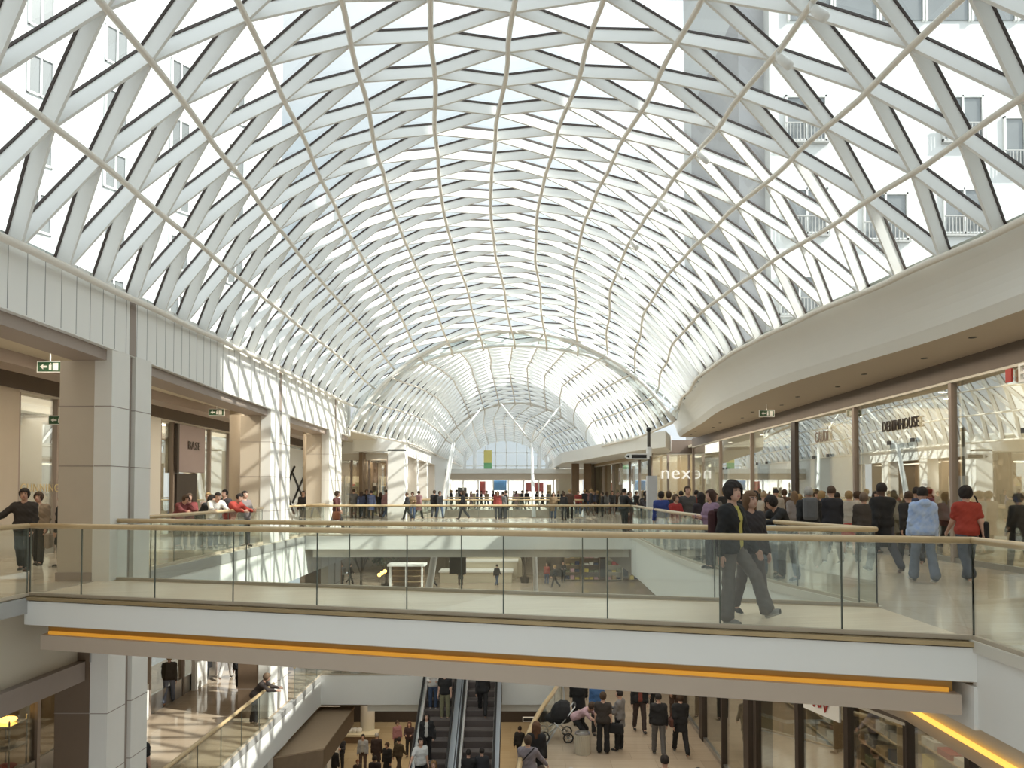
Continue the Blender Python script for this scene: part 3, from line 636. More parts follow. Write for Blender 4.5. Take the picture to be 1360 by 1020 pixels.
struct(MB().box(-17.5, 15.5, -14.3, -14, -11, 12).build('wall_back', WHITE), 'white wall closing the hall behind the viewer'); struct(MB().box(9.95, 10.15, -14, 3.2, 0, 4.65).build('wall_right', SHOPW), 'cream shop wall near the viewer on the right'); struct(MB().box(-12.8, -12.6, -14, 8, 0, 4.65).build('wall_left', BEIGE), 'beige shop wall near the viewer on the left')
# far side wing with the white lettered shop
struct(MB().box(7.9, 15, 43, 43.15, 0, .15).box(7.9, 15, 43, 43.2, 3.95, 4.7).box(7.85, 8.0, 43, 60, 3.8, 4.7).build('wall_right', BROWN), 'brown header over the far right shops')
shopfront('shopfront', 'glazed shopfront facing the viewer at the far right under a brown header', [(7.95, 43.1), (13, 43.1)], 0, 3.9, .1, [.2, .45, .7], 1, glass=GLASSS)
shopfront('shopfront', 'receding glazed shopfront on the far right beyond the signpost', [(7.9, 43.2), (6.3, 60)], 0, 3.7, .3, [.15, .3, .45, .6, .8], -1, glass=GLASSS, bandm=TAN)
text('next', 'large thin white lowercase letters on the far right shop', 'sign', face_negy(9.62, 42.95, 2.72), 1.15, SIGNGL, .03)
for k, (y0, m) in enumerate([(47, TAN), (50.5, TAN)]):
    e = thing('wall_picture', 'white framed square on the brown far right shop panel, %s one' % ['nearer', 'farther'][k], 'picture', (7.4, y0, 2.2), 0, 'framed squares on the brown panel')
    x = 7.55 - k * .35; MB().box(x - .06, x, y0, y0 + 1.1, 2.1, 3.3).build('frame', SIGNW, e); MB().box(x - .07, x - .055, y0 + .2, y0 + .9, 2.3, 3.1).build('print', TAUPE, e)
struct(MB().box(7.9, 15, 46.5, 46.6, 0, 4.7).build('wall_back', TAN), 'back wall of the far right shop')
struct(MB().prism([(8.6, 40.5), (7.5, 36.7), (6.5, 40), (5.5, 46), (4.6, 52), (3.4, 58), (3.3, 72), (9, 72), (9, 44)], 3.9, 4.75).build('wall_right', WHITE), 'far white curving fascia on the right over the shop wing')
# signpost
sp = thing('wayfinding_sign', 'black signpost with a white edged pointing blade and pale grey foot cabinet', 'sign', (xat(866, 25), 25, 0))
x0 = xat(865.5, 25); MB().box(x0 - .17, x0 + .17, 24.85, 25.15, 0, zat(632, 25)).build('cabinet', mat('pale_grey_metal', (.55, .56, .58), .4, noise=.04), sp)
x1 = xat(862, 25); MB().tube([(x1, 25, 0), (x1, 25, zat(574, 25))], .06, 10).build('pole', DSTEEL, sp)
MB().lathe([(.02, .0), (.09, .03), (.09, .14), (.02, .18)], (x1, 25, zat(574, 25)), 12).build('finial', BLACK, sp, smooth=True)
MB().lathe([(.10, 0), (.10, .32)], (x1, 25, zat(606, 25)), 12).build('collar', WHITEG, sp)
z0 = zat(610, 25); z1 = zat(602.5, 25); xa = xat(829, 25); bl = MB().prism([(xa + .12, 24.9), (x1, 24.9), (x1, 24.98), (xa + .12, 24.98)], z0, z1); bl.mesh([(xa + .12, 24.9, z0), (xa, 24.9, (z0 + z1) / 2), (xa + .12, 24.9, z1), (xa + .12, 24.98, z0), (xa, 24.98, (z0 + z1) / 2), (xa + .12, 24.98, z1)], [(0, 1, 2), (5, 4, 3), (0, 3, 4, 1), (1, 4, 5, 2)])
bl.build('blade', SIGNW, sp); MB().box(xa + .25, x1 - .1, 24.89, 24.9, z0 + .04, z1 - .04).build('black_panel', BLACK, sp)
MB().mesh([(xa + .05, 24.895, (z0 + z1) / 2), (xa + .17, 24.895, (z0 + z1) / 2 + .06), (xa + .17, 24.895, (z0 + z1) / 2 - .06)], [(0, 1, 2)]).build('arrow', BLACK, sp)

# ------------------------------------------------------------------ left shops
struct(MB().box(-12.8, -12.55, 8, 17.9, 0, 4.25).build('wall_left', BEIGE), 'beige shop wall at the far left')
struct(MB().box(-12.8, -12.55, 23.4, 25.0, 0, 4.2).build('wall_left', WHITE), 'white shop wall seen past the first pillar')
l1 = shopfront('shopfront', 'tall glazed shop entrance at the far left behind the walking couple', [(-12.6, 17.9), (-12.6, 23.4)], 0, 4.2, .45, [.28, .62], 1)
l2 = shopfront('shopfront', 'glazed shopfront with a dusty pink board between the first and second pillars', [(-12.6, 25), (-12.6, 34.6)], 0, 4.2, .45, [.1, .28, .42, .62, .8], 1)
MB().box(-12.5, -12.42, 26.0, 28.2, 2.35, 4.1).build('sign_board', PINKB, l2); MB().box(-12.5, -12.4, 25.9, 26.05, 2.3, 4.1).build('board_edge', DKBROWN, l2); MB().box(-12.72, -12.5, 26.1, 27.7, 0, 2.3).build('dark_portal', SHOPD, l2)
MB().box(-12.72, -12.45, 31.3, 32.3, 0, 4.1).build('side_panel', mat('olive_panel', (.42, .38, .20), .6, noise=.1), l2)
text('BASE', 'dark small capital letters on the dusty pink board', 'sign', face_posx(-12.38, 27.2, 3.35), .42, DKBROWN, .01)
text('CUNNING', 'faint gold letters across the far left glass doors', 'sign', face_posx(-12.55, 18.75, 1.72), .3, mat('pale_gold', (.62, .48, .25), .4, noise=.1), .005)
struct(MB().box(-12.8, -12.5, 8, 17.9, 4.2, 4.65).build('trim_6', BROWN), 'brown header over the far left wall'); struct(MB().box(-12.8, -12.5, 23.4, 25, 4.2, 4.65).build('trim_7', BROWN), 'brown header over the white wall')
l3 = shopfront('shopfront', 'shopfront with white panel of black crossing arcs past the second pillar', [(-12.6, 34.6), (-12.6, 44)], 0, 4.2, .45, [.15, .45, .75], 1)
MB().box(-12.58, -12.5, 36.0, 43.8, 0, 4.0).build('white_panel', WHITE, l3)
for s, yc in ((1, 38.4), (-1, 42.4)):
    MB().tube([(-12.46, yc + s * (1.2 - 2.2 * math.sin(PI * k / 12) * .5), .4 + 2.6 * k / 12) for k in range(13)], .06, 6).build('arc', BLACK, l3)
MB().tube([(-12.46, 39.3, 1.0), (-12.46, 41.5, 2.6)], .06, 6).build('arc', BLACK, l3); MB().tube([(-12.46, 39.3, 2.6), (-12.46, 41.5, 1.0)], .06, 6).build('arc', BLACK, l3)
hd = [(q, q + .05) for q in (18.2, 20.2, 21.2)]
for i, d in enumerate((19.6, 20.9, 21.6)):
    m = MB().tube([(-12.45, d, .75), (-12.38, d, .8), (-12.38, d, 1.9), (-12.45, d, 1.95)], .025, 8).build('door_handle', STEEL, l1)
struct(MB().box(-17.2, -17, 8, 24.4, 0, 4.3).box(-17, -12.6, 23.9, 24.1, 0, 4.2).build('wall_left', SHOPL), 'white inner walls of the far left shop')
struct(MB().box(-17.2, -17, 24.4, 44, 0, 4.3).box(-17, -12.6, 24.4, 24.6, 0, 4.2).box(-17, -12.6, 34.5, 34.6, 0, 4.2).build('wall_left', SHOPW), 'inner walls of the left hand shops')
struct(MB().box(-17, -12.6, 8, 44, 4.25, 4.4).build('ceiling', CEIL), 'ceiling of the left hand shops'); struct(MB().box(-17, -13.6, 2, 44, -.25, 0).build('floor', MARBLE), 'floor of the left hand shops')
for k, d in enumerate((19, 21.5, 26.5, 29, 31.5)): shelf_unit(-16.9, d, 0, 1.9, .4, 2.2, 'wall shelf inside a left hand shop, %s from the near end' % ORD[k], 'wall shelves in the left shops', goods=GOODS)
struct(MB().box(-13.4, -7.76, 44, 60, 3.98, 5.2).build('wall_left', WHITE), 'white wall above the warm lit shop'); struct(MB().box(-7.3, -7.0, 58, 88, 0, 4.9).build('wall_left', WHITE), 'white side wall at the far left end'); struct(MB().box(3.6, 3.9, 70, 88, 0, 4.9).build('wall_right', WHITE), 'white side wall at the far right end')
# far left block
struct(MB().box(-7.75, -6.75, 42, 43.2, 0, 4.1).box(-9.8, -6.75, 42, 42.5, 4.0, 4.95).mesh([(-9.8, 42, 4.0), (-9.8, 42.3, 4.0), (-7.7, 42.3, 4.95), (-7.7, 42, 4.95)], [(0, 1, 2, 3)]).box(-7.2, -6.75, 43.2, 58, 3.75, 4.7).build('wall_left', WHITE), 'white block with deep fascia at the far end of the left arcade')
for k, d in enumerate((47, 52, 57)):
    e = thing('pillar', 'slim white pillar of the far left block, %s from the near end' % ORD[k], 'pillar', (-7, d, 0), 0, 'pillars of the far left block')
    MB().box(-7.5, -6.75, d, d + .9, 0, 3.8).build('shaft', STONE, e); MB().box(-7.52, -6.73, d - .02, d + .92, 0, .12).build('plinth', TAUPE, e)
struct(MB().box(-9.7, -9.5, 43.2, 60, 0, 4.0).build('wall_left', SHOPB), 'brown shop wall inside the far left block')
l4 = shopfront('shopfront', 'warm lit shopfront with beige header left of the far white block', [(-12.6, 44.2), (-8.2, 44.2)], 0, 3.6, .35, [.25, .5, .75], 1, bandm=CREAM)
struct(MB().box(-12.6, -7.7, 47, 47.1, 0, 4).build('wall_back', SHOPB), 'back wall of the warm lit shop')
for k in range(4):
    shelf_unit(-12.4 + k * 1.15, 46.2, 0, 1.0, .5, 2.6, 'display shelf in the warm lit shop, %s from the left' % ORD[k], 'display shelves in the warm shop', axis='x', m=[TAN, SHOPW, SHOPB, SHOPW][k], goods=GOODS)
# ------------------------------------------------------------------ middle concourse bridge and far upper level
c2 = thing('footbridge', 'wide white concourse bridge crossing the hall beyond the near footbridge', 'bridge', (-2, 33, -.8))
MB().prism([(-7.95, 26.5), (4.15, 26.5), (4.15, 43.8), (-7.95, 43.8)], -.12, -.003).build('deck', MARBLE, c2)
MB().box(-7.95, 4.15, 26.4, 26.5, -.5, -.02).build('fascia', WHITE, c2)
MB().box(-7.9, 4.12, 26.7, 43.7, -.5, -.13).build('slab', SOFFIT, c2)
MB().box(-7.7, 4.1, 26.75, 27.3, -.82, -.5).build('soffit_beam', CREAM, c2)
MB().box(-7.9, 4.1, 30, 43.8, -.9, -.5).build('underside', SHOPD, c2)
railing([(-7.9, 26.5), (4.1, 26.5)], 'glass railing across the wide concourse bridge', pitch=1.5)
railing([(-6.5, 43.8), (3.9, 43.8)], 'glass railing at the back of the wide concourse bridge', pitch=2.)
struct(MB().prism([(-13, 43.8), (-6.5, 43.8), (-6.5, 60), (-13, 60)], -.5, -.003).build('floor', MARBLE), 'far upper floor left of the void')
struct(MB().prism([(3.4, 43.8), (16, 43.8), (16, 60), (3.4, 60)], -.5, -.003).build('floor', MARBLE), 'far upper floor right of the void')
struct(MB().prism([(-13, 60), (16, 60), (16, 88), (-13, 88)], -.5, -.003).build('floor', MARBLE), 'far upper floor at the end of the hall')
railing([(-6.5, 43.9), (-6.5, 60), (3.4, 60), (3.4, 43.9)], 'glass railing around the far void', pitch=3.)
cb = thing('footbridge', 'far beam with a white top crossing the hall end above the shoppers', 'bridge', (-1.5, 68, 2.9))
MB().box(-9, 6.5, 67.5, 70, 3.3, 3.75).build('fascia', WHITE, cb); MB().box(-9, 6.5, 67.6, 70, 2.75, 3.3).build('soffit_beam', SOFFIT, cb)
e = thing('shopfront', 'bright glazed shop at the far end of the hall below the white beam', 'shopfront', (-2, 71, 0))
for k in range(9):
    x = -8.6 + k * 1.5; MB().box(x - .06, x + .06, 70.9, 71.05, 0, 2.9).build('mullion', WHITEG, e)
    MB().box(x + .06, x + 1.44, 70.95, 70.97, 0, 2.9).build('glass_pane', GLASSG, e)
for k, (x0, x1, z0, z1, m) in enumerate([(-7.9, -6.9, .9, 2.5, SHOPB), (-6.2, -5.3, .3, 2.0, SHOPD), (-4.0, -3.4, 1.3, 2.6, REDP), (-2.6, -1.3, 1.7, 2.7, BLUEP), (-.7, .3, 0, 1.4, SHOPB), (.6, 2.4, 1.6, 2.5, REDP), (2.7, 3.2, 0, 2.3, TAN), (-5.0, -4.4, .0, 1.4, TAN)]):
    t_ = MB().box(x0, x1, 71.6, 71.7, z0, z1).box(x0 + .03, x0 + .07, 71.63, 71.67, 0, z0).box(x1 - .07, x1 - .03, 71.63, 71.67, 0, z0).build('display_panel', m); t_.name = 'poster'; tag(t_, ['brown', 'dark', 'narrow red', 'blue', 'low brown', 'wide red', 'tan', 'low tan'][k] + ' poster board in the far end shop window', 'poster', 'poster boards of the far shop')
struct(MB().box(-9, 6.5, 74, 74.1, 0, 2.9).build('wall_back', WHITE), 'white back wall of the far end shop')
struct(MB().box(5.4, 9, 60, 60.1, 0, 3.9).box(3.6, 5.4, 66, 66.1, 0, 2.8).build('wall_right', SHOPW), 'cream wall at the far right of the hall')
for k, x in enumerate((4.6, 5.6, 6.9)):
    e = thing('round_column', 'dark brown column at the far right under the fascia, %s from the left' % ORD[k], 'column', (x, 59, 0), 0, 'dark far right columns')
    MB().box(x - .3, x + .3, 58.8, 59.4, 0, 3.9).build('shaft', SHOPB, e); MB().box(x - .33, x + .33, 58.77, 59.43, 0, .15).build('plinth', SHOPD, e)
# leaning white roof props with V tops
for k, (pt, pb, r, nm) in enumerate([((602, 588), (567, 800), .24, 'strongly leaning white roof prop rising left of the hall centre'), ((706, 588), (712, 800), .16, 'slim nearly upright white roof prop right of the hall centre')]):
    d = 46.; T = Vector((xat(pt[0], d), d, zat(pt[1], d))); Bt = Vector((xat(pb[0], d), d, -5.5))
    e = thing('roof_prop', nm, 'column', Bt); MB().tube([Bt, Bt.lerp(T, .5), T], [r, r * .85, r * .45], 14).build('shaft', WHITEG, e, smooth=True)
    for s in (-1, 1): MB().tube([T, T + Vector((s * 2.0, .5, 2.6))], .055, 8).build('strut', WHITEG, e, smooth=True)
    MB().lathe([(r * 1.6, 0), (r * 1.6, .08)], Bt, 16).build('base_plate', STEEL, e)
for k, x in enumerate((-6.0, -4.9, 2.2, 3.0)):
    e = thing('roof_prop', 'thin white upright at the far glass wall, %s from the left' % ORD[k], 'column', (x, 78, 0), 0, 'far white uprights')
    MB().tube([(x, 78, 0), (x, 78, 6.6)], .2, 10).build('shaft', WHITEG, e, smooth=True); MB().lathe([(.3, 0), (.3, .1)], (x, 78, 0), 12).build('base_plate', STEEL, e)

# ------------------------------------------------------------------ middle level
MZ = -5.5
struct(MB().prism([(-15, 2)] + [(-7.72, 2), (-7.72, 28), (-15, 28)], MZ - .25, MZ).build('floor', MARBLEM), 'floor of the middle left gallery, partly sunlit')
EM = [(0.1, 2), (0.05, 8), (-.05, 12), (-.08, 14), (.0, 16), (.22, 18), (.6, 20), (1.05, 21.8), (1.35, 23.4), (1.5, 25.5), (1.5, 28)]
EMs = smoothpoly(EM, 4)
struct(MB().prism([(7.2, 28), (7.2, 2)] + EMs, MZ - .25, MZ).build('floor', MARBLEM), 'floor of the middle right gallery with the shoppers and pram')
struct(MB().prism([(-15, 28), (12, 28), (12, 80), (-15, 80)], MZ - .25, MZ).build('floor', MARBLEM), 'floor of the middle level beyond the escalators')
def mid_edge(P, name, label, s):
    mb = MB(); mb.cur = 0; mb.band([(x, d, 0) for x, d in P], [(s * -.1, MZ + .004), (s * .05, MZ + .004), (s * .05, MZ - .2), (s * -.1, MZ - .2)])
    mb.cur = 1; mb.band([(x, d, 0) for x, d in P], [(s * -.12, MZ - .2), (s * .02, MZ - .2), (s * .02, MZ - 1.15), (s * -.12, MZ - 1.15)])
    struct(mb.build(name, [SLABG, WHITE]), label)
mid_edge(smoothpoly([(-7.72, 2), (-7.72, 15), (-7.72, 28)], 4), 'trim_8', 'white edge fascia of the middle left gallery', 1)
mid_edge(EMs, 'trim_9', 'white edge fascia of the middle right gallery', -1)
struct(MB().box(-7.7, -3.62, 27.9, 28.05, MZ - 1.12, MZ - .01).box(-.72, 1.6, 27.9, 28.05, MZ - 1.12, MZ - .01).build('trim_10', WHITE), 'white fascia beside the escalator heads')
struct(MB().box(-5.9, -3.62, 28.0, 28.3, MZ - 1.4, MZ - 1.12).box(-.72, 6, 28.0, 28.3, MZ - 1.4, MZ - 1.12).build('trim_11', CREAM), 'cream beam under the escalator landing')
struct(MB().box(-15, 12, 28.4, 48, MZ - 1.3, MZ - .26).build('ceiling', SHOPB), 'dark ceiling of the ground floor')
struct(MB().box(-15, -7.9, 2, 28, MZ - 1.2, MZ - .26).build('ceiling', SOFFIT), 'underside of the middle left gallery'); struct(MB().prism([(7.2, 28), (7.2, 2), (.4, 2), (.4, 14), (.7, 18), (1.8, 23), (1.9, 28)], MZ - 1.2, MZ - .26).build('ceiling', SOFFIT), 'underside of the middle right gallery')
railing([(-7.72, 3), (-7.72, 13.0)], 'glass railing of the middle left gallery before the nearest pillar', z=MZ)
railing([(-7.72, 14.6), (-7.72, 22.6)], 'glass railing of the middle left gallery between the first and second pillars', z=MZ, rail_r=.05)
railing([(-7.72, 24.7), (-7.72, 28), (-3.7, 28)], 'glass railing of the middle level turning to the escalator head', z=MZ)
railing(EMs, 'curving glass railing with thick yellow wooden handrail on the middle right gallery', z=MZ, rail_r=.065, pitch=2.)
railing([(-.65, 28), (1.45, 28)], 'short glass railing right of the escalator heads', z=MZ)
ml = shopfront('shopfront', 'dark glazed shopfront along the middle left gallery', [(-11.8, 5), (-11.8, 28)], MZ, -2.05, .5, [.2, .4, .55, .68, .78, .88], 1, base=.6, glass=GLASSD)
for d0, d1 in ((21.6, 22.6), (25.8, 26.8)): MB().box(-11.75, -11.62, d0, d1, MZ, MZ + 1.1).build('white_kerb', WHITE, ml)
struct(MB().box(-15.2, -15, 2, 28, MZ, -1.5).build('wall_left', SHOPB), 'brown back wall of the middle left shops')
for k in range(5): shelf_unit(-14.9, 17.5 + k * 2.1, MZ, 1.8, .5, 2.3, 'wall shelf in the middle left shop, %s from the near end' % ORD[k], 'wall shelves in the middle left shop', m=TAN, goods=GOODS)
# a dim shop with a drinks trolley seen at the bottom left
dt = thing('display_trolley', 'steel display trolley with glowing goods at the bottom left', 'trolley', (-12.1, 17.2, MZ))
m = MB()
for x in (-12.45, -11.95):
    for y in (16.9, 17.5): m.tube([(x, y, MZ), (x, y, MZ + 1.75)], .02, 6)
m.build('frame', STEEL, dt)
for k in range(3):
    z = MZ + .5 + k * .55; MB().box(-12.47, -11.93, 16.88, 17.52, z, z + .03).build('tray', STEEL, dt); MB().ell((-12.2, 17.2, z + .1), (.2, .2, .07), 10, 6).build('goods', [REDP, TAN, ORANGE][k], dt)
mr = [(6.6, 4), (6.45, 12), (5.25, 16), (5.3, 28)]
shopfront('shopfront', 'dim glazed shopfront at the lower right near the viewer', mr[0:2], MZ, -2.0, .3, [.2, .4, .6, .8], -1, mcol=DKBROWN)
shopfront('shopfront', 'angled pale glazed shopfront at the lower right under the footbridge', mr[1:3], MZ, -2.2, .5, [.33, .66], -1, mcol=DKBROWN)
m2 = shopfront('shopfront', 'glazed shopfront with dark piers behind the shoppers on the middle right gallery', mr[2:4], MZ, -2.2, .6, [.05, .22, .4, .6, .8], -1, mcol=DKBROWN, wide=(1, 3))
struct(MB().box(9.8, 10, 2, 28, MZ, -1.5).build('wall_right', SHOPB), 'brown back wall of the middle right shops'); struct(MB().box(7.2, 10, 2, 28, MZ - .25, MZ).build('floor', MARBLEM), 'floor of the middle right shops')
struct(MB().box(5.35, 9.8, 28, 28.1, MZ, -1.5).build('wall_back', SHOPB), 'brown end wall of the middle right shops')
for k in range(5): shelf_unit(8.9 - .2 * (k % 2), 11 + k * 3.0, MZ, 1.9, .5, 2.2, 'wall shelf in the middle right shop, %s from the near end' % ORD[k], 'wall shelves in the middle right shop', m=TAN, goods=GOODS)
e = thing('shop_sign', 'white sign board with red script on the lower right shopfront', 'sign', (6.15, 12.6, -2.6))
def on_angled(s, o, z): 
    a, b = Vector(mr[1]), Vector(mr[2]); t_ = (b - a).normalized(); n_ = Vector((t_.y * -1, t_.x)); p = a + t_ * s + n_ * o; return (p.x, p.y, z)
v = [on_angled(q, .08, z) for z in (-2.66, -2.0) for q in (1.5, 2.5)]; v2 = [on_angled(q, .04, z) for z in (-2.66, -2.0) for q in (1.5, 2.5)]
MB().mesh(v + v2, [(0, 1, 3, 2), (4, 6, 7, 5), (0, 4, 5, 1), (2, 3, 7, 6), (0, 2, 6, 4), (1, 5, 7, 3)]).build('board', SIGNW, e)
MB().tube([on_angled(2.3 - .045 * k, .1, -2.45 + .1 * math.sin(k * 1.7) + .04 * math.sin(k * 3.1)) for k in range(13)], .018, 6).build('red_script', REDP, e)
# far middle level
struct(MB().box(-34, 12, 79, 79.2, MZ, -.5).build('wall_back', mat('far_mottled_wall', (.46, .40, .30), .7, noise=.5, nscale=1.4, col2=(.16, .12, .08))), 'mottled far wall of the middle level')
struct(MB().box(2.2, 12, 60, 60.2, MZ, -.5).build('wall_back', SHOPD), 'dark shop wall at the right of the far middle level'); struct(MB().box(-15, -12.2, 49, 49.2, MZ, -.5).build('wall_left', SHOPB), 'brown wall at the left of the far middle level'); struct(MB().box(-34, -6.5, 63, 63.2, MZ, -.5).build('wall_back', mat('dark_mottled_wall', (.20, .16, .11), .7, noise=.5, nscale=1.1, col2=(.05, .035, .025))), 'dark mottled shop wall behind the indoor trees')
def tree(x, y, z, h, label, seed):
    rs = random.Random(seed); e = thing('indoor_tree', label, 'tree', (x, y, z), 0, 'indoor trees')
    m = MB(); m.tube([(x, y, z), (x + .05, y, z + h * .35), (x, y, z + h * .6)], [.11, .08, .05], 8)
    tips = []
    for k in range(9):
        a = rs.random() * 6.28; t_ = (x + math.cos(a) * h * .28 * rs.uniform(.5, 1), y + math.sin(a) * h * .25, z + h * rs.uniform(.7, 1.)); m.tube([(x, y, z + h * .3), ((x + t_[0]) / 2, (y + t_[1]) / 2, z + h * .62), t_], [.05, .03, .012], 6); tips.append(t_)
    m.build('trunk', BARK, e, smooth=True)
    c = MB()
    for t_ in tips:
        for k in range(55):
            p = Vector(t_) + Vector((rs.gauss(0, .32), rs.gauss(0, .3), rs.gauss(0, .28))) * (h / 3.6); a, b = Vector((rs.gauss(0, 1), rs.gauss(0, 1), rs.gauss(0, 1))).normalized() * .12, Vector((rs.gauss(0, 1), rs.gauss(0, 1), rs.gauss(0, 1))).normalized() * .06
            c.mesh([p - a, p + b, p + a, p - b], [(0, 1, 2, 3)])
    c.build('crown', LEAF, e); MB().lathe([(.3, 0), (.38, .45), (.34, .45), (.33, .4)], (x, y, z), 16).build('planter', SHOPD, e)
tree(xat(480, 50), 50, MZ, 4.4, 'dark bare-branched tree seen below the concourse bridge at left', 3)
tree(xat(510, 51), 52, MZ, 3.0, 'bushy dark tree just right of the bare-branched one below the concourse bridge', 5)
tree(xat(697, 54), 56, MZ, 3.8, 'dark tree beside the upright roof prop below the concourse bridge', 8)
k_ = thing('kiosk', 'white framed kiosk with stocked shelves below the concourse bridge', 'kiosk', (xat(540, 50), 50, MZ))
xa, xb = xat(519, 50), xat(561, 50)
for i in range(3): x = xa + (xb - xa) * i / 2; MB().box(x - .06, x + .06, 49.9, 50.05, MZ, MZ + 2.0).build('post', WHITEG, k_)
MB().box(xa - .2, xb + .2, 49.8, 51.2, MZ + 1.9, MZ + 2.05).build('roof', WHITEG, k_); MB().box(xa, xb, 51.1, 51.2, MZ, MZ + 1.9).build('back_panel', SHOPB, k_)
for i in range(4): MB().box(xa, xb, 50.7, 51.1, MZ + .3 + i * .4, MZ + .34 + i * .4).build('shelf', TAN, k_)
for i in range(3):
    p = (xat(503 + i * 3, 50), 50.4 + .2 * i, zat(764 - 2 * i, 50)); e = thing('globe_lamp', 'glowing orange globe lamp by the bushy tree, %s from the left' % ORD[i], 'lamp', p, 0, 'orange globe lamps'); MB().ell(p, (.13, .13, .13)).build('globe', ORANGE, e, smooth=True); MB().tube([(p[0], p[1], MZ), (p[0], p[1], p[2] - .1)], .02, 6).build('stem', DSTEEL, e)
for i, (x0, x1, d, h) in enumerate([(-6.2, -.6, 56, .9), (-5.6, -.2, 58, 1.5), (-5.2, .2, 60, 2.2)]):
    e = thing('seating_tier', 'pale tiered bench below the concourse bridge, %s step up' % ORD[i], 'bench', (x0, d, MZ), 0, 'pale tiers'); MB().box(x0, x1, d, d + 2, MZ, MZ + h - .12).build('riser', SHOPW, e); MB().box(x0 - .1, x1 + .1, d - .1, d + 2, MZ + h - .12, MZ + h).build('top', STONE, e)
e = thing('hanging_sign', 'dark square hanging board under the concourse bridge', 'sign', (xat(608, 44.5), 44.5, -3)); MB().box(xat(597, 44.5), xat(619, 44.5), 44.5, 44.62, zat(762, 44.5), zat(733, 44.5)).build('board', SHOPD, e); MB().tube([(xat(608, 44.5), 44.56, zat(733, 44.5)), (xat(608, 44.5), 44.56, -.5)], .02, 6).build('hanger', DSTEEL, e)
for i, (px, m_) in enumerate([(760, TAN), (785, SHOPB), (815, SHOPW), (845, TAN)]):
    shelf_unit(xat(px - 10, 57), 57, MZ, 1.3, .5, 2.4, 'tall display unit in front of the dark far middle shop, %s from the left' % ORD[i], 'display units of the far middle shop', axis='x', m=m_, goods=GOODS)

# ------------------------------------------------------------------ escalators
GZ = -11.
def escalator(xc, label):
    e = thing('escalator', label, 'escalator', (xc, 28, MZ), 0, 'pair of escalators'); sl_ = math.tan(math.radians(30)); L = (MZ - GZ) / sl_
    for k in range(24):
        y1 = 28 - .5 - k * .4; z = MZ - k * .2309 - .02
        m = MB(); m.cur = 0; m.box(xc - .5, xc + .5, y1 - .4, y1, z - .03, z); m.cur = 1; m.box(xc - .5, xc + .5, y1 - .4 - .01, y1 - .38, z - .23, z - .03); m.build('step', [TREAD, RISER], e)
    MB().box(xc - .5, xc + .5, 27.5, 28.6, MZ - .05, MZ + .005).build('landing_plate', STEEL, e)
    def prof(x0, x1, u0, u1):
        p = [(27.9, MZ), (27.5, MZ), (27.5 - L, GZ), (26.9 - L, GZ)]; v = [(x, y, z + u) for x in (x0, x1) for y, z, u in [(a, b, u0) for a, b in p] + [(a, b, u1) for a, b in p[::-1]]]
        return MB().mesh(v, [tuple(range(8)), tuple(range(15, 7, -1))] + [(i, (i + 1) % 8, 8 + (i + 1) % 8, 8 + i) for i in range(8)])
    for s in (-1, 1):
        a, b = sorted((xc + s * .51, xc + s * .56)); prof(a, b, -.05, .32).build('skirt', mat('pale_skirt_steel', (.70, .65, .62), .4, metal=.1, noise=.05), e)
        a, b = sorted((xc + s * .555, xc + s * .57)); prof(a, b, .32, .86).build('balustrade', GLASSR, e)
        a, b = sorted((xc + s * .56, xc + s * .735)); prof(a, b, -.3, .12).build('deck', mat('grey_deck', (.50, .52, .55), .4, metal=.2, noise=.05), e)
        MB().tube([(xc + s * .58, 28.3, MZ + .55), (xc + s * .58, 28.25, MZ + .85), (xc + s * .58, 27.5, MZ + .9), (xc + s * .58, 27.5 - L, GZ + .9), (xc + s * .58, 26.9 - L, GZ + .8)], .045, 8).build('handrail', RUBBER, e, smooth=True)
    prof(xc - .74, xc + .74, -1.0, -.35).build('truss', SHOPD, e)
    return e
escalator(-2.92, 'left escalator carrying people down past the white fascia')
escalator(-1.42, 'right escalator beside the lilac shopper, mostly empty dark steps')
# ------------------------------------------------------------------ ground floor
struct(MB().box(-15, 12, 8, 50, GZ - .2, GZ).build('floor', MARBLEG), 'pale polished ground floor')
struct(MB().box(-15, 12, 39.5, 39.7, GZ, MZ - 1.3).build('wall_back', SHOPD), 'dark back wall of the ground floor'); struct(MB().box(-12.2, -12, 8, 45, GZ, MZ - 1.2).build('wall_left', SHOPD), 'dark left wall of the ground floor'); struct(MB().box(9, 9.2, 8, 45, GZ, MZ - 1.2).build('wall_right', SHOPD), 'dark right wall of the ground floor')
gc = thing('round_column', 'round white column standing on the ground floor behind the shoppers', 'column', (xat(490, 37), 37, GZ)); MB().lathe([(.36, 0), (.36, 4.3)], (xat(490, 37), 37, GZ), 20).build('shaft', WHITE, gc, smooth=True); MB().lathe([(.42, 0), (.42, .2)], (xat(490, 37), 37, GZ), 20).build('base', STONE, gc)
ct = thing('counter', 'low pale counter around the white ground floor column', 'counter', (-8, 36.5, GZ)); MB().box(xat(459, 36.5), xat(503, 36.5), 36.2, 36.9, GZ, GZ + .35).build('body', SHOPB, ct); MB().box(xat(458, 36.5), xat(504, 36.5), 36.1, 37., GZ + .35, GZ + .45).build('top', mat('bright_counter_top', (.75, .68, .50), .4, noise=.05), ct)
for k in range(3): p = (xat(467 + 6 * k, 36.5), 36.5, GZ + .45); tag(MB().lathe([(.12, 0), (.16, .1), (.14, .2)], p, 10).build('bowl', SIGNW), 'white bowl on the pale ground floor counter, %s from the left' % ORD[k], 'bowl', 'bowls on the counter')
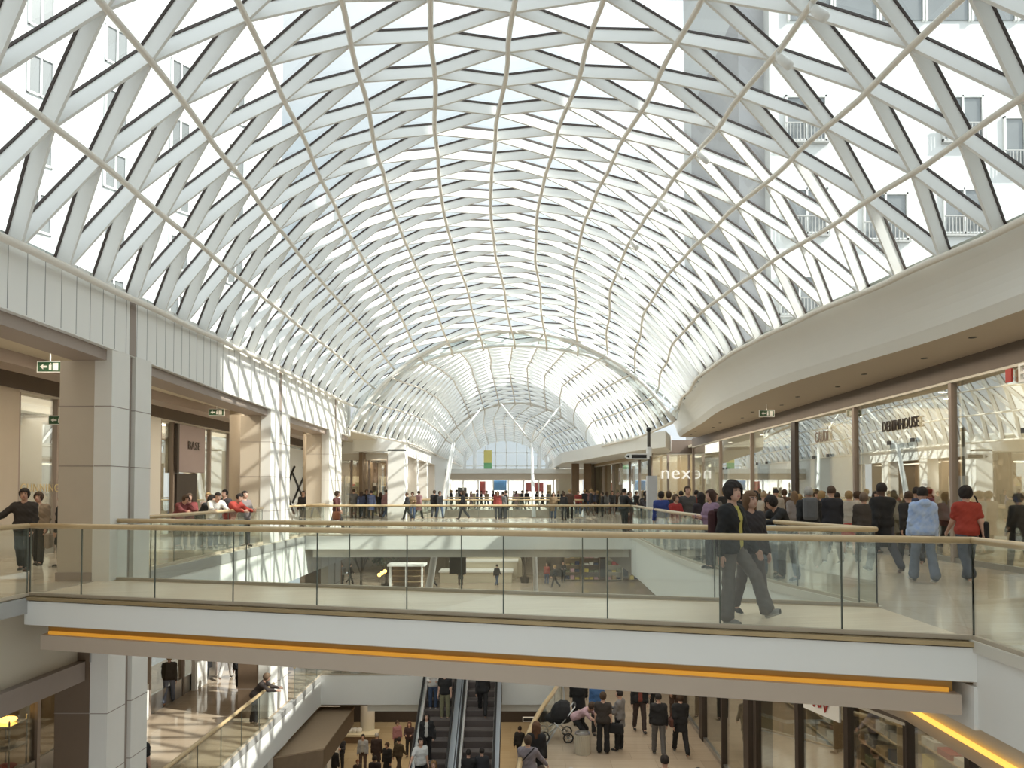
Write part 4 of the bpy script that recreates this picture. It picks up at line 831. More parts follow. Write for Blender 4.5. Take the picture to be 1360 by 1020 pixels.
cn = thing('canopy', 'brown shop canopy jutting out below the middle left gallery fascia', 'canopy', (-7.2, 27, -7.2)); MB().prism([(-7.9, 23.2), (-6.5, 24.0), (-6.55, 28.6), (-7.9, 28.6)], -6.95, -6.9).build('top', mat('tan_canopy_top', (.38, .27, .17), .6, noise=.1), cn); MB().prism([(-7.9, 23.2), (-6.52, 24.0), (-6.57, 28.6), (-7.9, 28.6)], -7.6, -6.95).build('fascia', SHOPB, cn); MB().prism([(-7.9, 23.25), (-6.7, 24.1), (-6.7, 28.6), (-7.9, 28.6)], -7.8, -7.6).build('light_rail', STONE, cn)
cn2 = thing('canopy', 'second brown shop canopy below the gallery at the bottom edge', 'canopy', (-7.2, 20, -7.4)); MB().prism([(-7.9, 15), (-6.75, 15), (-6.75, 21.2), (-7.9, 21.2)], -7.4, -7.35).build('top', MATS['tan_canopy_top'], cn2); MB().prism([(-7.9, 15), (-6.77, 15), (-6.77, 21.2), (-7.9, 21.2)], -8.0, -7.4).build('fascia', SHOPB, cn2)
shopfront('shopfront', 'dim ground floor shopfront under the brown canopy', [(-7.9, 15), (-7.9, 28.6)], GZ, -7.9, .2, [.25, .5, .75], 1, mcol=TAUPE)
e = thing('shop_sign', 'white rimmed sign with red marks under the brown canopy', 'sign', (-6.6, 22.6, -8.2)); MB().box(-6.72, -6.6, 22.2, 23.6, -8.75, -7.95).build('board', SIGNW, e); MB().box(-6.6, -6.585, 22.4, 22.7, -8.6, -8.1).box(-6.6, -6.585, 22.9, 23.1, -8.6, -8.1).build('red_mark', REDP, e)
e = thing('wayfinding_sign', 'black arrow sign with pale rim behind the right escalator', 'sign', (xat(702, 34), 34, GZ)); MB().box(xat(694, 34), xat(714, 34), 34, 34.1, zat(956, 34), zat(950, 34)).build('rim', SIGNW, e); MB().box(xat(695, 34), xat(713, 34), 33.98, 34.0, zat(955, 34), zat(951, 34)).build('black_panel', BLACK, e); MB().tube([(xat(712, 34), 34.05, GZ), (xat(712, 34), 34.05, zat(950, 34))], .05, 8).build('pole', DSTEEL, e)

# ------------------------------------------------------------------ lamps of the building and added fill
area('lamp_left_gallery', (-10.2, 20, 4.3), (2.5, 30), 170)
area('fill_right_gallery', (9.1, 22, 4.5), (1.2, 30), 170)  # added fill light; the downlights in this soffit are off
area('lamp_right_shops', (12.8, 24, 4.1), (3.5, 32), 900, col=(1., .88, .70))
area('lamp_left_shops', (-15, 26, 4.1), (3, 34), 600, col=(1., .93, .82))
area('lamp_mid_left', (-10, 20, -1.7), (2.5, 12), 30)
area('lamp_mid_left_shops', (-13.4, 20, -1.7), (2.4, 14), 70)
area('lamp_mid_right', (3.6, 18, -1.75), (3, 14), 110)
area('lamp_mid_right_shops', (7.8, 18, -1.75), (2, 18), 200)
area('lamp_far_mid', (-2, 54, -1.2), (14, 16), 380, col=(1., .92, .78))
area('lamp_ground', (-4, 36, -7.), (10, 14), 420)
area('lamp_far_shop', (-1, 72.5, 2.8), (14, 2), 500, col=(1, .97, .92))
area('lamp_far_right_shop', (10.5, 45, 3.8), (4, 2.5), 55)
area('lamp_far_right_wing', (9, 53, 3.6), (2, 10), 160)
area('lamp_warm_shop', (-10.3, 45.4, 3.5), (4, 1.5), 110)
area('lamp_far_left_block', (-8.4, 50, 3.6), (1.5, 12), 100)
# ------------------------------------------------------------------ people: smooth bodies from distance fields
def surfnet(f, o, h):
    s = f < 0; c = tuple(n - 1 for n in f.shape); S = np.zeros(c + (3,), np.float32); N = np.zeros(c, np.int16)
    sl = lambda off: tuple(slice(q, q + c[i]) for i, q in enumerate(off))
    for ax in range(3):
        for a in (0, 1):
            for b in (0, 1):
                o0 = [0, 0, 0]; o1 = [0, 0, 0]; oth = [i for i in range(3) if i != ax]
                o0[oth[0]] = a; o0[oth[1]] = b; o1[:] = o0; o1[ax] = 1
                v0, v1 = f[sl(o0)], f[sl(o1)]; cr = (v0 < 0) != (v1 < 0); t = np.where(cr, v0 / np.where(cr, v0 - v1, 1), 0)
                for i in range(3): S[..., i] += np.where(cr, o0[i] + (t if i == ax else 0), 0)
                N += cr
    m = N > 0; ids = np.full(c, -1, np.int64); ids[m] = np.arange(m.sum()); ijk = np.argwhere(m)
    V = (ijk + S[m] / N[m][:, None]) * h + np.array(o); Fs = []
    for ax in range(3):
        u, v = [(1, 2), (2, 0), (0, 1)][ax]
        a = f[tuple(slice(0, -1) if i == ax else slice(1, -1) for i in range(3))]; b = f[tuple(slice(1, None) if i == ax else slice(1, -1) for i in range(3))]
        for flipd in (False, True):
            k = np.argwhere(((a < 0) & (b >= 0)) if not flipd else ((a >= 0) & (b < 0)))
            if not len(k): continue
            k[:, u] += 1; k[:, v] += 1
            def g(du, dv):
                q = k.copy(); q[:, u] -= du; q[:, v] -= dv; return ids[q[:, 0], q[:, 1], q[:, 2]]
            quad = np.stack([g(1, 1), g(0, 1), g(0, 0), g(1, 0)], 1)
            Fs.append(quad[:, ::-1] if flipd else quad)
    return V, np.concatenate(Fs) if Fs else np.zeros((0, 4), int)
class Grid:
    def __init__(s, lo, hi, h):
        s.o = np.array(lo, np.float32); s.h = h; n = [int((hi[i] - lo[i]) / h) + 2 for i in range(3)]
        s.P = np.stack(np.meshgrid(*[lo[i] + np.arange(n[i], dtype=np.float32) * h for i in range(3)], indexing='ij'), -1)
    def mesh(s, f): return surfnet(f.astype(np.float32), s.o, s.h)
A3 = lambda v: np.array(v, np.float32)
def cap(P, a, b, ra, rb=None):
    a, b = A3(a), A3(b); rb = ra if rb is None else rb; d = b - a; L = float(d @ d) + 1e-9; q = P - a
    t = np.clip((q @ d) / L, 0, 1); return np.linalg.norm(q - t[..., None] * d, axis=-1) - (ra + (rb - ra) * t)
def elli(P, c, r): return (np.linalg.norm((P - A3(c)) / A3(r), axis=-1) - 1) * min(r)
def smin(a, b, k): h = np.maximum(k - np.abs(a - b), 0) / k; return np.minimum(a, b) - h * h * k * .25
def smins(L, k):
    r = L[0]
    for x in L[1:]: r = smin(r, x, k)
    return r
def rotx(a): return np.array([[1, 0, 0], [0, math.cos(a), -math.sin(a)], [0, math.sin(a), math.cos(a)]], np.float32)
def rotz(a): return np.array([[math.cos(a), -math.sin(a), 0], [math.sin(a), math.cos(a), 0], [0, 0, 1]], np.float32)
POSE = dict(lean=0., lt=.0, lk=.0, rt=0., rk=0., la=(.05, .12, .15, 0.), ra=(.05, .12, .15, 0.), hy=0., hp=0., spread=.04, lf=None, rf=None)
POSES = dict(
  stand=dict(), walk=dict(lt=.38, lk=.08, rt=-.30, rk=.35, la=(-.35, .1, .25, 0), ra=(.35, .1, .35, 0), lean=.04),
  walk2=dict(lt=-.25, lk=.45, rt=.32, rk=.05, la=(.3, .1, .4, 0), ra=(-.3, .12, .2, 0), lean=.03),
  stroll=dict(lt=.2, lk=.05, rt=-.15, rk=.2, la=(.1, .12, .3, .1), ra=(.0, .12, .15, 0)),
  hold=dict(la=(.35, .15, 1.35, .45), ra=(.35, .15, 1.35, .45), lt=.08, lk=.05), 
  bent=dict(lean=.62, la=(.95, .12, .5, .2), ra=(.95, .12, .5, .2), rt=.15, rk=.15, lt=-.1, lk=.1, hp=-.25),
  stoop=dict(lean=1.0, la=(1.0, .1, .2, .1), ra=(1.0, .1, .2, .1), lt=.75, lk=1.0, rt=.75, rk=1.0, hp=-.4),
  phone=dict(la=(.4, .1, 1.5, .5), ra=(0, .12, .2, 0), hp=.3), side=dict(ra=(.5, .5, .8, .2), lt=.1, lk=.1, hy=.4),
  point=dict(la=(1.1, .3, .2, 0), lt=.12, lk=.06, hy=-.3), railr=dict(la=(.15, .1, .2, 0), ra=(.5, .5, .1, 0), lt=.1, lk=.05))
def joints(p):
    p = {**POSE, **p}; J = {'p': p}; pel = A3((0, 0, 0)); R_ = rotx(p['lean'])
    T = lambda v: R_ @ A3(v)
    J['T'] = R_; J['chest'] = T((0, 0, .37)); J['neck'] = T((0, .012, .51)); 
    Rh = R_ @ rotz(p['hy']) @ rotx(p['hp']); J['Rh'] = Rh; J['head'] = T((0, -.01, .545)) + Rh @ A3((0, -.01, .125))
    for s, k in ((1, 'l'), (-1, 'r')):
        sh = T((s * .172, .012, .435)); a, q, e, w = p[k + 'a']
        dir_ = lambda pi, x: (lambda v: v / np.linalg.norm(v))(A3((s * x, -math.sin(pi), -math.cos(pi))))
        el = sh + dir_(a, math.tan(q)) * .285; d2 = dir_(a + e, math.tan(q) - w); wr = el + d2 * .25
        J[k + 'sh'], J[k + 'el'], J[k + 'wr'], J[k + 'hd'] = sh, el, wr, d2
        hp = A3((s * .09, 0, -.02)); t, kn = p[k + 't'], p[k + 'k']
        knee = hp + (lambda v: v / np.linalg.norm(v))(A3((s * p['spread'], -math.sin(t), -math.cos(t)))) * .43
        an = knee + A3((0, -math.sin(t - kn), -math.cos(t - kn))) * .42
        fp = p[k + 'f'] if p[k + 'f'] is not None else (max(0, (t - kn)) * .6 if t > 0 else min(0, (t - kn)) * .8)
        J[k + 'hp'], J[k + 'kn'], J[k + 'an'] = hp, knee, an; J[k + 'fd'] = A3((0, -math.cos(fp), math.sin(fp))); J[k + 'fu'] = A3((0, math.sin(fp), math.cos(fp)))
    low = min(float((J[k + 'an'] - J[k + 'fu'] * .085 + J[k + 'fd'] * u)[2]) for k in 'lr' for u in (-.06, .17))
    off_ = A3((0, 0, -low))
    for k in list(J):
        if k in ('p', 'T', 'Rh', 'lhd', 'rhd', 'lfd', 'rfd', 'lfu', 'rfu'): continue
        J[k] = J[k] + off_
    J['pel'] = off_; return J
def torso(P, J, g, w=1.0, belly=0.):
    Q = (P - J['pel']) @ J['T']            # torso frame
    L = [np.minimum(cap(Q, (0, .014, .475), (.15 * w, .012, .43), .060 + g * .7, .055 + g), cap(Q, (0, .014, .475), (-.15 * w, .012, .43), .060 + g * .7, .055 + g)), cap(Q, (-.075 * w, -.002, .33), (.075 * w, -.002, .33), .10 + g), cap(Q, (-.052 * w, -.0, .17), (.052 * w, -.0, .17), .092 + g + belly), cap(Q, (-.075 * w, .005, .02), (.075 * w, .005, .02), .106 + g)]
    return smins(L, .09), Q
def arm(P, J, k, g, to=2):
    a = cap(P, J[k + 'sh'], J[k + 'el'], .056 + g, .046 + g)
    if to == 2: a = smin(a, cap(P, J[k + 'el'], J[k + 'wr'], .045 + g, .030 + g), .03)
    return a
def leg(P, J, k, g, flare=0., end=1.):
    e = J[k + 'kn'] + (J[k + 'an'] - J[k + 'kn']) * end
    return smin(cap(P, J[k + 'hp'], J[k + 'kn'], .088 + g, .060 + g), cap(P, J[k + 'kn'], e, .060 + g, .042 + g + flare), .03)
def headf(P, J, face=True):
    Q = (P - J['head']) @ J['Rh']
    d = smin(elli(Q, (0, .012, .012), (.077, .097, .10)), elli(Q, (0, -.032, -.058), (.055, .06, .06)), .05)
    if face:
        d = smin(d, cap(Q, (0, -.088, .015), (0, -.108, -.022), .008, .012), .012)
        for s in (-1, 1):
            d = -smin(-d, elli(Q, (s * .031, -.098, .018), (.019, .014, .013)), .012); d = np.minimum(d, elli(Q, (s * .031, -.083, .017), (.014, .012, .011)))
            d = smin(d, elli(Q, (s * .078, .015, -.005), (.012, .022, .032)), .01)
        d = smin(d, cap(Q, (-.018, -.088, -.055), (.018, -.088, -.055), .0085), .01)
    n = cap(P, J['neck'] - J['T'] @ A3((0, 0, .05)), J['head'] + J['Rh'] @ A3((0, .02, -.06)), .056, .050)
    return smin(d, n, .03), Q
def handf(P, J, k, curl):
    s = 1 if k == 'l' else -1; w = J[k + 'wr']; d = J[k + 'hd']; x = np.cross(d, A3((s, 0, 0))); x = x / (np.linalg.norm(x) + 1e-6)
    if x[1] > 0: x = -x                                    # x: towards the thumb (forward)
    n_ = np.cross(d, x) * s; n_ = n_ if n_[0] * s < 0 else -n_         # n: towards the palm (inward)
    at = lambda a, b, c: w + d * a + x * b + n_ * c
    f = smins([cap(P, at(-.03, 0, 0), at(.02, 0, 0), .027, .026), cap(P, at(.03, .018, 0), at(.075, .022, .004), .017, .015), cap(P, at(.03, -.018, 0), at(.072, -.022, .004), .017, .014), cap(P, at(.03, 0, 0), at(.078, 0, .003), .018, .015)], .02)
    for i, (b, L) in enumerate(((.03, .072), (.010, .080), (-.010, .074), (-.029, .058))):
        c1, c2 = curl, curl * 1.9; p0 = at(.082 - abs(b) * .15, b, .002); p1 = p0 + (d * math.cos(c1) + n_ * math.sin(c1)) * L * .5; p2 = p1 + (d * math.cos(c2) + n_ * math.sin(c2)) * L * .5
        f = np.minimum(f, smin(cap(P, p0, p1, .0092, .0085), cap(P, p1, p2, .0085, .0072), .006))
    t0, t1 = at(.02, .026, .006), at(.055, .050, .018); f = smin(f, smin(cap(P, t0, t1, .014, .0105), cap(P, t1, t1 + d * .026 + n_ * .010, .0105, .0085), .006), .008)
    return f
def bbox(pts, m): a = np.array(pts); return a.min(0) - m, a.max(0) + m
def mk(name, parts, smooth=True, noslots=1):
    vs, fs, mi = [], [], []; o = 0
    for V, Q, m in parts:
        vs.append(V); fs.append(Q + o); mi.append(m if isinstance(m, np.ndarray) else np.full(len(Q), m)); o += len(V)
    V = np.concatenate(vs); Q = np.concatenate(fs); me = bpy.data.meshes.new(name); me.vertices.add(len(V)); me.vertices.foreach_set('co', V.astype(np.float32).ravel())
    me.loops.add(len(Q) * 4); me.loops.foreach_set('vertex_index', Q.astype(np.int32).ravel()); me.polygons.add(len(Q)); me.polygons.foreach_set('loop_start', np.arange(len(Q), dtype=np.int32) * 4)
    try: me.polygons.foreach_set('loop_total', np.full(len(Q), 4, np.int32))
    except Exception: pass
    me.polygons.foreach_set('use_smooth', np.ones(len(Q), bool)); me.polygons.foreach_set('material_index', np.concatenate(mi).astype(np.int32)); me.update(calc_edges=True); me.validate()
    return me
FIG = {}
def figure(pose, top='jacket', bottom='trousers', hair='short', fine=False, fat=1.0, hat=None):
    key = (pose if isinstance(pose, str) else str(pose), top, bottom, hair, fine, fat)
    if key in FIG: return FIG[key]
    J = joints(POSES[pose] if isinstance(pose, str) else pose); h = .0125 if fine else .021; out = {}
    jp = [J[k] for k in J if k not in ('p', 'T', 'Rh', 'lhd', 'rhd', 'lfd', 'rfd', 'lfu', 'rfu')]
    lo, hi = bbox(jp, .24); lo[2] = -.03; G = Grid(lo, hi, h); P = G.P
    t, Q = torso(P, J, 0, fat); f = t
    for k in 'lr': f = smin(f, arm(P, J, k, -.003), .05)
    lg = np.minimum(leg(P, J, 'l', -.004), leg(P, J, 'r', -.004)); f = smin(f, lg, .05)
    f = smin(f, cap(P, J['neck'] - J['T'] @ A3((0, 0, .06)), J['head'], .056, .05), .04)
    for k in 'lr': f = np.minimum(f, cap(P, J[k + 'an'], J[k + 'an'] + J[k + 'fd'] * .1 - J[k + 'fu'] * .045, .036, .03))
    parts = [(*G.mesh(f), 0)]
    Gh = Grid(J['head'] - .17, J['head'] + .17, .0065 if fine else .0115); d, Qh = headf(Gh.P, J); V, F4 = Gh.mesh(d)
    c = (V[F4].mean(1) - J['head']) @ J['Rh']; mi = np.zeros(len(F4), int)
    for s in (-1, 1):
        mi[(np.linalg.norm((c - A3((s * .031, -.094, .018))) / A3((.012, .02, .007)), axis=1) < 1)] = 1
        mi[(np.abs(c[:, 0] - s * .032) < .018) & (np.abs(c[:, 2] - .04) < .005) & (c[:, 1] < -.06)] = 1
    mi[(np.abs(c[:, 0]) < .022) & (np.abs(c[:, 2] + .055) < .009) & (c[:, 1] < -.085)] = 2
    parts.append((V, F4, mi))
    for k in 'lr':
        ce = J[k + 'wr'] + J[k + 'hd'] * .08; g2 = Grid(ce - .14, ce + .14, .0055 if fine else .012); parts.append((*g2.mesh(handf(g2.P, J, k, .35)), 0))
    out['body'] = mk('body', parts)
    wr = .004 * np.sin(P[..., 2] * 55 + P[..., 0] * 31) * np.sin(P[..., 0] * 40 + P[..., 2] * 17) + .003 * np.sin(P[..., 1] * 47 + P[..., 2] * 38)
    th = dict(jacket=.022, tee=.013, coat=.024, hoodie=.026, cardigan=.018, parka=.036, sweater=.017)[top.split('_')[0]]; kind = top.split('_')[0]
    t, Q = torso(P, J, th, fat, .01)
    if kind in ('coat', 'cardigan'):
        r = .165 + .10 * np.clip(.05 - Q[..., 2], 0, .6); sk = np.sqrt(Q[..., 0] ** 2 + (Q[..., 1] / .78) ** 2) - r; L = -.42 if kind == 'coat' else -.26
        sk = np.maximum(np.maximum(sk, L - Q[..., 2]), Q[..., 2] - .12); t = smin(np.maximum(t, -.02 - Q[..., 2]), sk, .05)
    else: t = smin(t, cap(Q, (-.075 * fat, .005, .0), (.075 * fat, .005, .0), .118 + th, .118 + th), .04); t = np.maximum(t, -.09 + (-.05 if kind == 'parka' else 0) - Q[..., 2])
    for k in 'lr': t = smin(t, arm(P, J, k, th * .75) if kind != 'tee' else cap(P, J[k + 'sh'], J[k + 'sh'] * .35 + J[k + 'el'] * .65, .07, .066), .05)
    t = -smin(-np.maximum(t, Q[..., 2] - .56), cap(Q, (0, -.012, .535), (0, -.02, .66), .056), .02) if kind != 'hoodie' else smin(t, np.maximum(elli(Q, (0, .07, .50), (.11, .085, .075)), -elli(Q, (0, .0, .60), (.07, .09, .11))), .03)
    if 'open' in top: t = np.maximum(t, -np.maximum(np.abs(Q[..., 0]) - (.05 + .06 * np.clip(.25 - Q[..., 2], 0, .4)), Q[..., 1] + .03))
    out['top'] = mk('top', [(*G.mesh(t + wr), 0)])
    if 'open' in top:
        t, _ = torso(P, J, .014, fat); out['shirt'] = mk('shirt', [(*G.mesh(np.maximum(np.maximum(t, -.06 - Q[..., 2]), Q[..., 2] - .50)), 0)])
    if bottom == 'skirt':
        r = .15 + .16 * np.clip(.08 - Q[..., 2], 0, .6); b = np.maximum(np.maximum(np.sqrt(Q[..., 0] ** 2 + (Q[..., 1] / .8) ** 2) - r, -.45 - Q[..., 2]), Q[..., 2] - .1)
    else:
        g = .014; fl = .012 if bottom == 'trousers' else .034; en = .93 if bottom != 'shorts' else .12
        b = np.minimum(leg(P, J, 'l', g, fl, en), leg(P, J, 'r', g, fl, en)); t, _ = torso(P, J, .008, fat); b = smin(b, np.maximum(t, Q[..., 2] - .05), .03)
    out['trousers' if bottom != 'skirt' else 'skirt'] = mk('trousers', [(*G.mesh(b + wr * .8), 0)])
    for k in 'lr':
        a = J[k + 'an']; fd, fu = J[k + 'fd'], J[k + 'fu']; G2 = Grid(*bbox([a - fd * .1 - .1, a + fd * .25 + .1], .03), .009 if fine else .016); at = lambda q, u: a + fd * q - fu * u
        s = smins([cap(G2.P, at(-.035, .045), at(.10, .052), .042, .038), cap(G2.P, at(.10, .055), at(.165, .06), .038, .030), cap(G2.P, at(-.03, .02), at(-.02, -.03), .042, .045)], .03)
        pl = ((G2.P - (a - fu * .088)) @ fu); s = np.maximum(s, -pl); V, F4 = G2.mesh(s); cz = (V[F4].mean(1) - (a - fu * .088)) @ fu
        out['shoe' + k] = mk('shoe', [(V, F4, (cz < .022).astype(int))])
    if hair != 'bald':
        m = .32 if hair.startswith('long') else .2; g2 = Grid(J['head'] - A3((.17, .17, .2)) - A3((0, 0, m - .2)) - .04 * A3((1, 1, 1)), J['head'] + .2, .008 if fine else .014); Qh = (g2.P - J['head']) @ J['Rh']; x, y, z = Qh[..., 0], Qh[..., 1], Qh[..., 2]
        gr = dict(short=.016, shaggy=.034, bob=.026, long=.022, longc=.03, cap=.018, pony=.016)[hair]
        hd = elli(Qh, (0, .015, .018), (.077 + gr, .097 + gr, .10 + gr)); low = dict(short=-.045, shaggy=-.10, bob=-.12, long=-.09, longc=-.09, cap=.0, pony=-.05)[hair]
        fz = .058 if hair != 'shaggy' else .048; face_ = np.maximum(y + .030 - .35 * np.maximum(z, 0), z - fz) if hair in ('short', 'cap', 'pony') else np.maximum(np.maximum(y + .03, z - fz), np.abs(x) - .066)
        hd = np.maximum(np.maximum(hd, -face_), low - z)
        if hair.startswith('long'):
            for s in (-1, 1): hd = smin(hd, cap(Qh, (s * .062, .025, -.02), (s * .085, .045, -.26), .045, .035), .04)
            hd = smin(hd, cap(Qh, (0, .075, 0), (0, .09, -.26), .06, .05), .04)
        if hair == 'pony': hd = smin(hd, cap(Qh, (0, .11, .02), (0, .15, -.14), .03, .02), .02)
        hd = hd + (.006 if hair in ('shaggy', 'longc') else .003) * np.sin(x * 85 + y * 50) * np.sin(z * 40 + x * 70); hd = np.maximum(hd, -elli(Qh, (0, .012, .0), (.062, .08, .085)))
        out['hair'] = mk('hair', [(*g2.mesh(hd), 0)])
    FIG[key] = out; return out
FAB = {}
def fab(c):
    if not isinstance(c, tuple): return c
    k = tuple(round(v, 3) for v in c)
    if k not in FAB: FAB[k] = mat('fabric_%d' % len(FAB), c, .85, noise=.3, nscale=14., bump=.15)
    return FAB[k]
SKIN = [mat('skin_%d' % i, c, .5, noise=.06, nscale=9.) for i, c in enumerate(((.56, .34, .25), (.50, .29, .20), (.42, .24, .16), (.13, .07, .045)))]
EYED, LIP = mat('eye_dark', (.05, .035, .03), .3), mat('lip', (.38, .15, .13), .45)
SOLE = mat('shoe_sole', (.45, .43, .40), .7)
def person(label, px, d, z0, yaw, pose='stand', top=('jacket', (.03, .03, .035)), bottom=('trousers', (.05, .055, .07)), hair=('short', (.04, .028, .02)), h=1.72, skin=0, fine=False, shoes=(.05, .045, .04), shirt=None, fat=1., group=None, X=None):
    fg = figure(pose, top[0], bottom[0], hair[0], fine, fat); e = bpy.data.objects.new('person', None); COL.objects.link(e); e.empty_display_size = .2
    x = xat(px, d) if X is None else X; e.location = (x, d, z0); e.rotation_euler = (0, 0, math.radians(yaw)); e.scale = (h / 1.78,) * 3
    tag(e, label, 'person', group)
    cols = {'body': [SKIN[skin], EYED, LIP], 'hair': [fab(hair[1])], 'top': [fab(top[1])], 'shirt': [fab(shirt or (.5, .5, .48))], 'trousers': [fab(bottom[1])], 'skirt': [fab(bottom[1])], 'shoel': [fab(shoes), SOLE], 'shoer': [fab(shoes), SOLE]}
    for k, me in fg.items():
        if not len(me.materials):
            for m in cols[k]: me.materials.append(m)
        nm = {'shoel': 'shoe', 'shoer': 'shoe', 'top': top[0].split('_')[0] if top[0].split('_')[0] != 'tee' else 't_shirt'}.get(k, k)
        o = bpy.data.objects.new(nm, me); COL.objects.link(o); o.parent = e
        for i, m in enumerate(cols[k]): o.material_slots[i].link = 'OBJECT'; o.material_slots[i].material = m
    return e
def on_person(e, v):      # a point given in the person's own frame
    return e.location + Matrix.Rotation(e.rotation_euler.z, 3, 'Z') @ (Vector(v) * e.scale.x)
def bag(e, name, label, v, size, m, strap=None, cat='bag'):
    b = thing(name, label, cat, on_person(e, v), e.rotation_euler.z); mb = MB(); a, c, d = size
    mb.box(-a / 2, a / 2, -c / 2, c / 2, -d / 2, d / 2); o = mb.build('bag_body', m, None, bevel=min(size) * .42); o.parent = b
    s = strap or [(-a * .3, 0, d * .45), (0, 0, d * 1.0), (a * .3, 0, d * .45)]
    o = MB().tube(smoothpoly(s, 5), .014, 6).build('strap', m, None, smooth=True); o.parent = b; return b
DK, BLK, GRY, JEAN, LJEAN, BRN, BEI = (.03, .028, .03), (.016, .015, .016), (.16, .155, .15), (.06, .09, .16), (.24, .30, .40), (.10, .06, .04), (.42, .35, .26)
HD, HB, HL, HG, HO = (.022, .015, .012), (.07, .04, .022), (.36, .24, .11), (.45, .43, .40), (.30, .12, .04)
# ---- the couple on the near bridge
boy = dict(lt=.05, lk=.05, rt=.1, rk=.1, la=(.45, .1, .1, 0.), ra=(-.05, .16, .18, 0), hy=-.35, hp=.05)
p = person('person with shaggy dark hair, black jacket and yellow shirt striding on the near footbridge', 972, 8.95, 0, 48, dict(lt=-.12, lk=.12, rt=.0, rk=.05, lf=0, rf=0, la=(.30, .12, .25, .0), ra=(-.12, .18, .2, 0), hy=-.42, hp=.02, spread=.06) | dict(lt=.62, lk=.28, lf=.42), ('jacket_open', BLK), ('baggy', (.17, .145, .125)), ('shaggy', HD), h=1.80, fine=True, shirt=(.60, .52, .13), shoes=(.34, .31, .28), fat=1.12)
bp = bag(p, 'backpack', 'dark red and black backpack on the striding person of the near footbridge', (-.02, .21, 1.22), (.27, .13, .36), fab((.05, .013, .014)), [(-.12, -.04, .18), (-.13, -.2, .16), (-.12, -.2, -.05), (-.12, -.06, -.16)])
p = person('person with long brown hair half hidden behind the yellow shirted one on the footbridge', 996, 9.5, 0, 20, 'stroll', ('jacket', (.035, .028, .03)), ('trousers', (.13, .11, .10)), ('long', (.16, .085, .04)), h=1.66, fine=True)
# ---- right gallery
p = person('tall person with cropped hair in long black coat walking away past the rail end', 1172, 14.3, 0, 186, 'walk', ('coat', BLK), ('trousers', (.05, .05, .065)), ('short', (.03, .02, .016)), h=1.88, fine=True, skin=3, fat=1.1)
p = person('person in pale blue patterned hoodie and baggy jeans walking away on the right', 1225, 12.9, 0, 178, 'stroll', ('hoodie', mat('blue_check_fleece', (.16, .30, .68), .9, nscale=11., col2=(.62, .70, .80), bump=.1)), ('baggy', (.15, .18, .24)), ('short', HD), h=1.74, fine=True, shoes=(.55, .53, .5))
p = person('person in red t-shirt and dark jeans walking away at the right', 1283, 13.0, 0, 172, 'walk2', ('tee', (.42, .055, .035)), ('baggy', (.075, .085, .115)), ('shaggy', HD), h=1.79, fine=True, shoes=(.05, .04, .04))
bag(p, 'shoulder_bag', 'black bag hanging at the side of the red shirted person', (-.27, .03, .92), (.1, .26, .36), fab(BLK), [(0, 0, .16), (.12, .0, .58), (.16, 0, .62)])
p = person('person in dark coat walking away at the right frame edge', 1352, 15.0, 0, 190, 'stroll', ('coat', DK), ('trousers', DK), ('bob', HD), h=1.62)
p = person('grey haired person in black jacket with a grey backpack in the right gallery', 1074, 15.3, 0, 165, 'walk', ('jacket', BLK), ('baggy', (.36, .29, .21)), ('short', HG), h=1.80, fine=True, fat=1.15)
bag(p, 'backpack', 'grey backpack worn by the grey haired person in black', (0, .22, 1.26), (.30, .17, .48), fab((.14, .14, .145)), [(-.12, -.02, .2), (-.13, -.2, .22), (-.12, -.22, 0)])
person('person in dark navy jacket walking away beside the grey backpack', 1104, 16.2, 0, 185, 'stroll', ('jacket', (.022, .022, .03)), ('trousers', (.30, .26, .22)), ('short', BRN), h=1.78, fat=1.12)
p = person('young person in black bending over the curved rail behind the near footbridge', 1046, 13.2, 0, -75, 'bent', ('sweater', BLK), ('trousers', BLK), ('shaggy', HD), h=1.68, fine=True)
person('child in pale blue top leaning on the curved rail beside the young person in black', 1022, 14.0, 0, -40, 'bent', ('sweater', (.36, .50, .66)), ('trousers', JEAN), ('bob', HB), h=1.35)
person('person in white scarf and red patterned dress by the brown shop front', 1127, 18.2, 0, 160, 'stroll', ('cardigan', (.50, .47, .42)), ('skirt', (.48, .09, .07)), ('bob', HL), h=1.66)
person('person in grey brown coat just left of the long black coat', 1147, 16.0, 0, 170, 'stroll', ('coat', (.075, .06, .05)), ('trousers', DK), ('bob', (.20, .14, .10)), h=1.62, fat=1.15)
person('person in dark clothes walking away behind the pale blue hoodie', 1207, 16.0, 0, 175, 'walk', ('jacket', DK), ('trousers', BLK), ('short', HB), h=1.70)
person('blonde person in dark red top walking away between blue hoodie and red t-shirt', 1256, 17.3, 0, 185, 'stroll', ('sweater', (.20, .035, .03)), ('trousers', (.06, .05, .055)), ('longc', HL), h=1.63)
person('person in purple top with long dark wavy hair left of the footbridge couple', 944, 15.2, 0, -70, 'hold', ('sweater', (.28, .18, .26)), ('trousers', DK), ('longc', (.06, .03, .02)), h=1.70)
person('person with long black hair in dark top by the curved rail', 931, 17.0, 0, 200, 'stand', ('jacket', (.03, .02, .025)), ('trousers', DK), ('long', HD), h=1.64)
person('person in grey and black striped jacket facing the viewer by the curved rail', 913, 20.0, 0, 8, 'stand', ('jacket', (.075, .07, .068)), ('trousers', DK), ('short', HB), h=1.82, fat=1.1)
person('person in red jacket right of the blue backed one near the signpost', 897, 19.8, 0, 30, 'hold', ('jacket', (.36, .03, .03)), ('trousers', DK), ('bob', HB), h=1.58)
person('person in bright blue coat beside the signpost cabinet', 878, 21.2, 0, 180, 'stand', ('coat', (.035, .06, .25)), ('trousers', DK), ('bob', HD), h=1.66, fat=1.15)
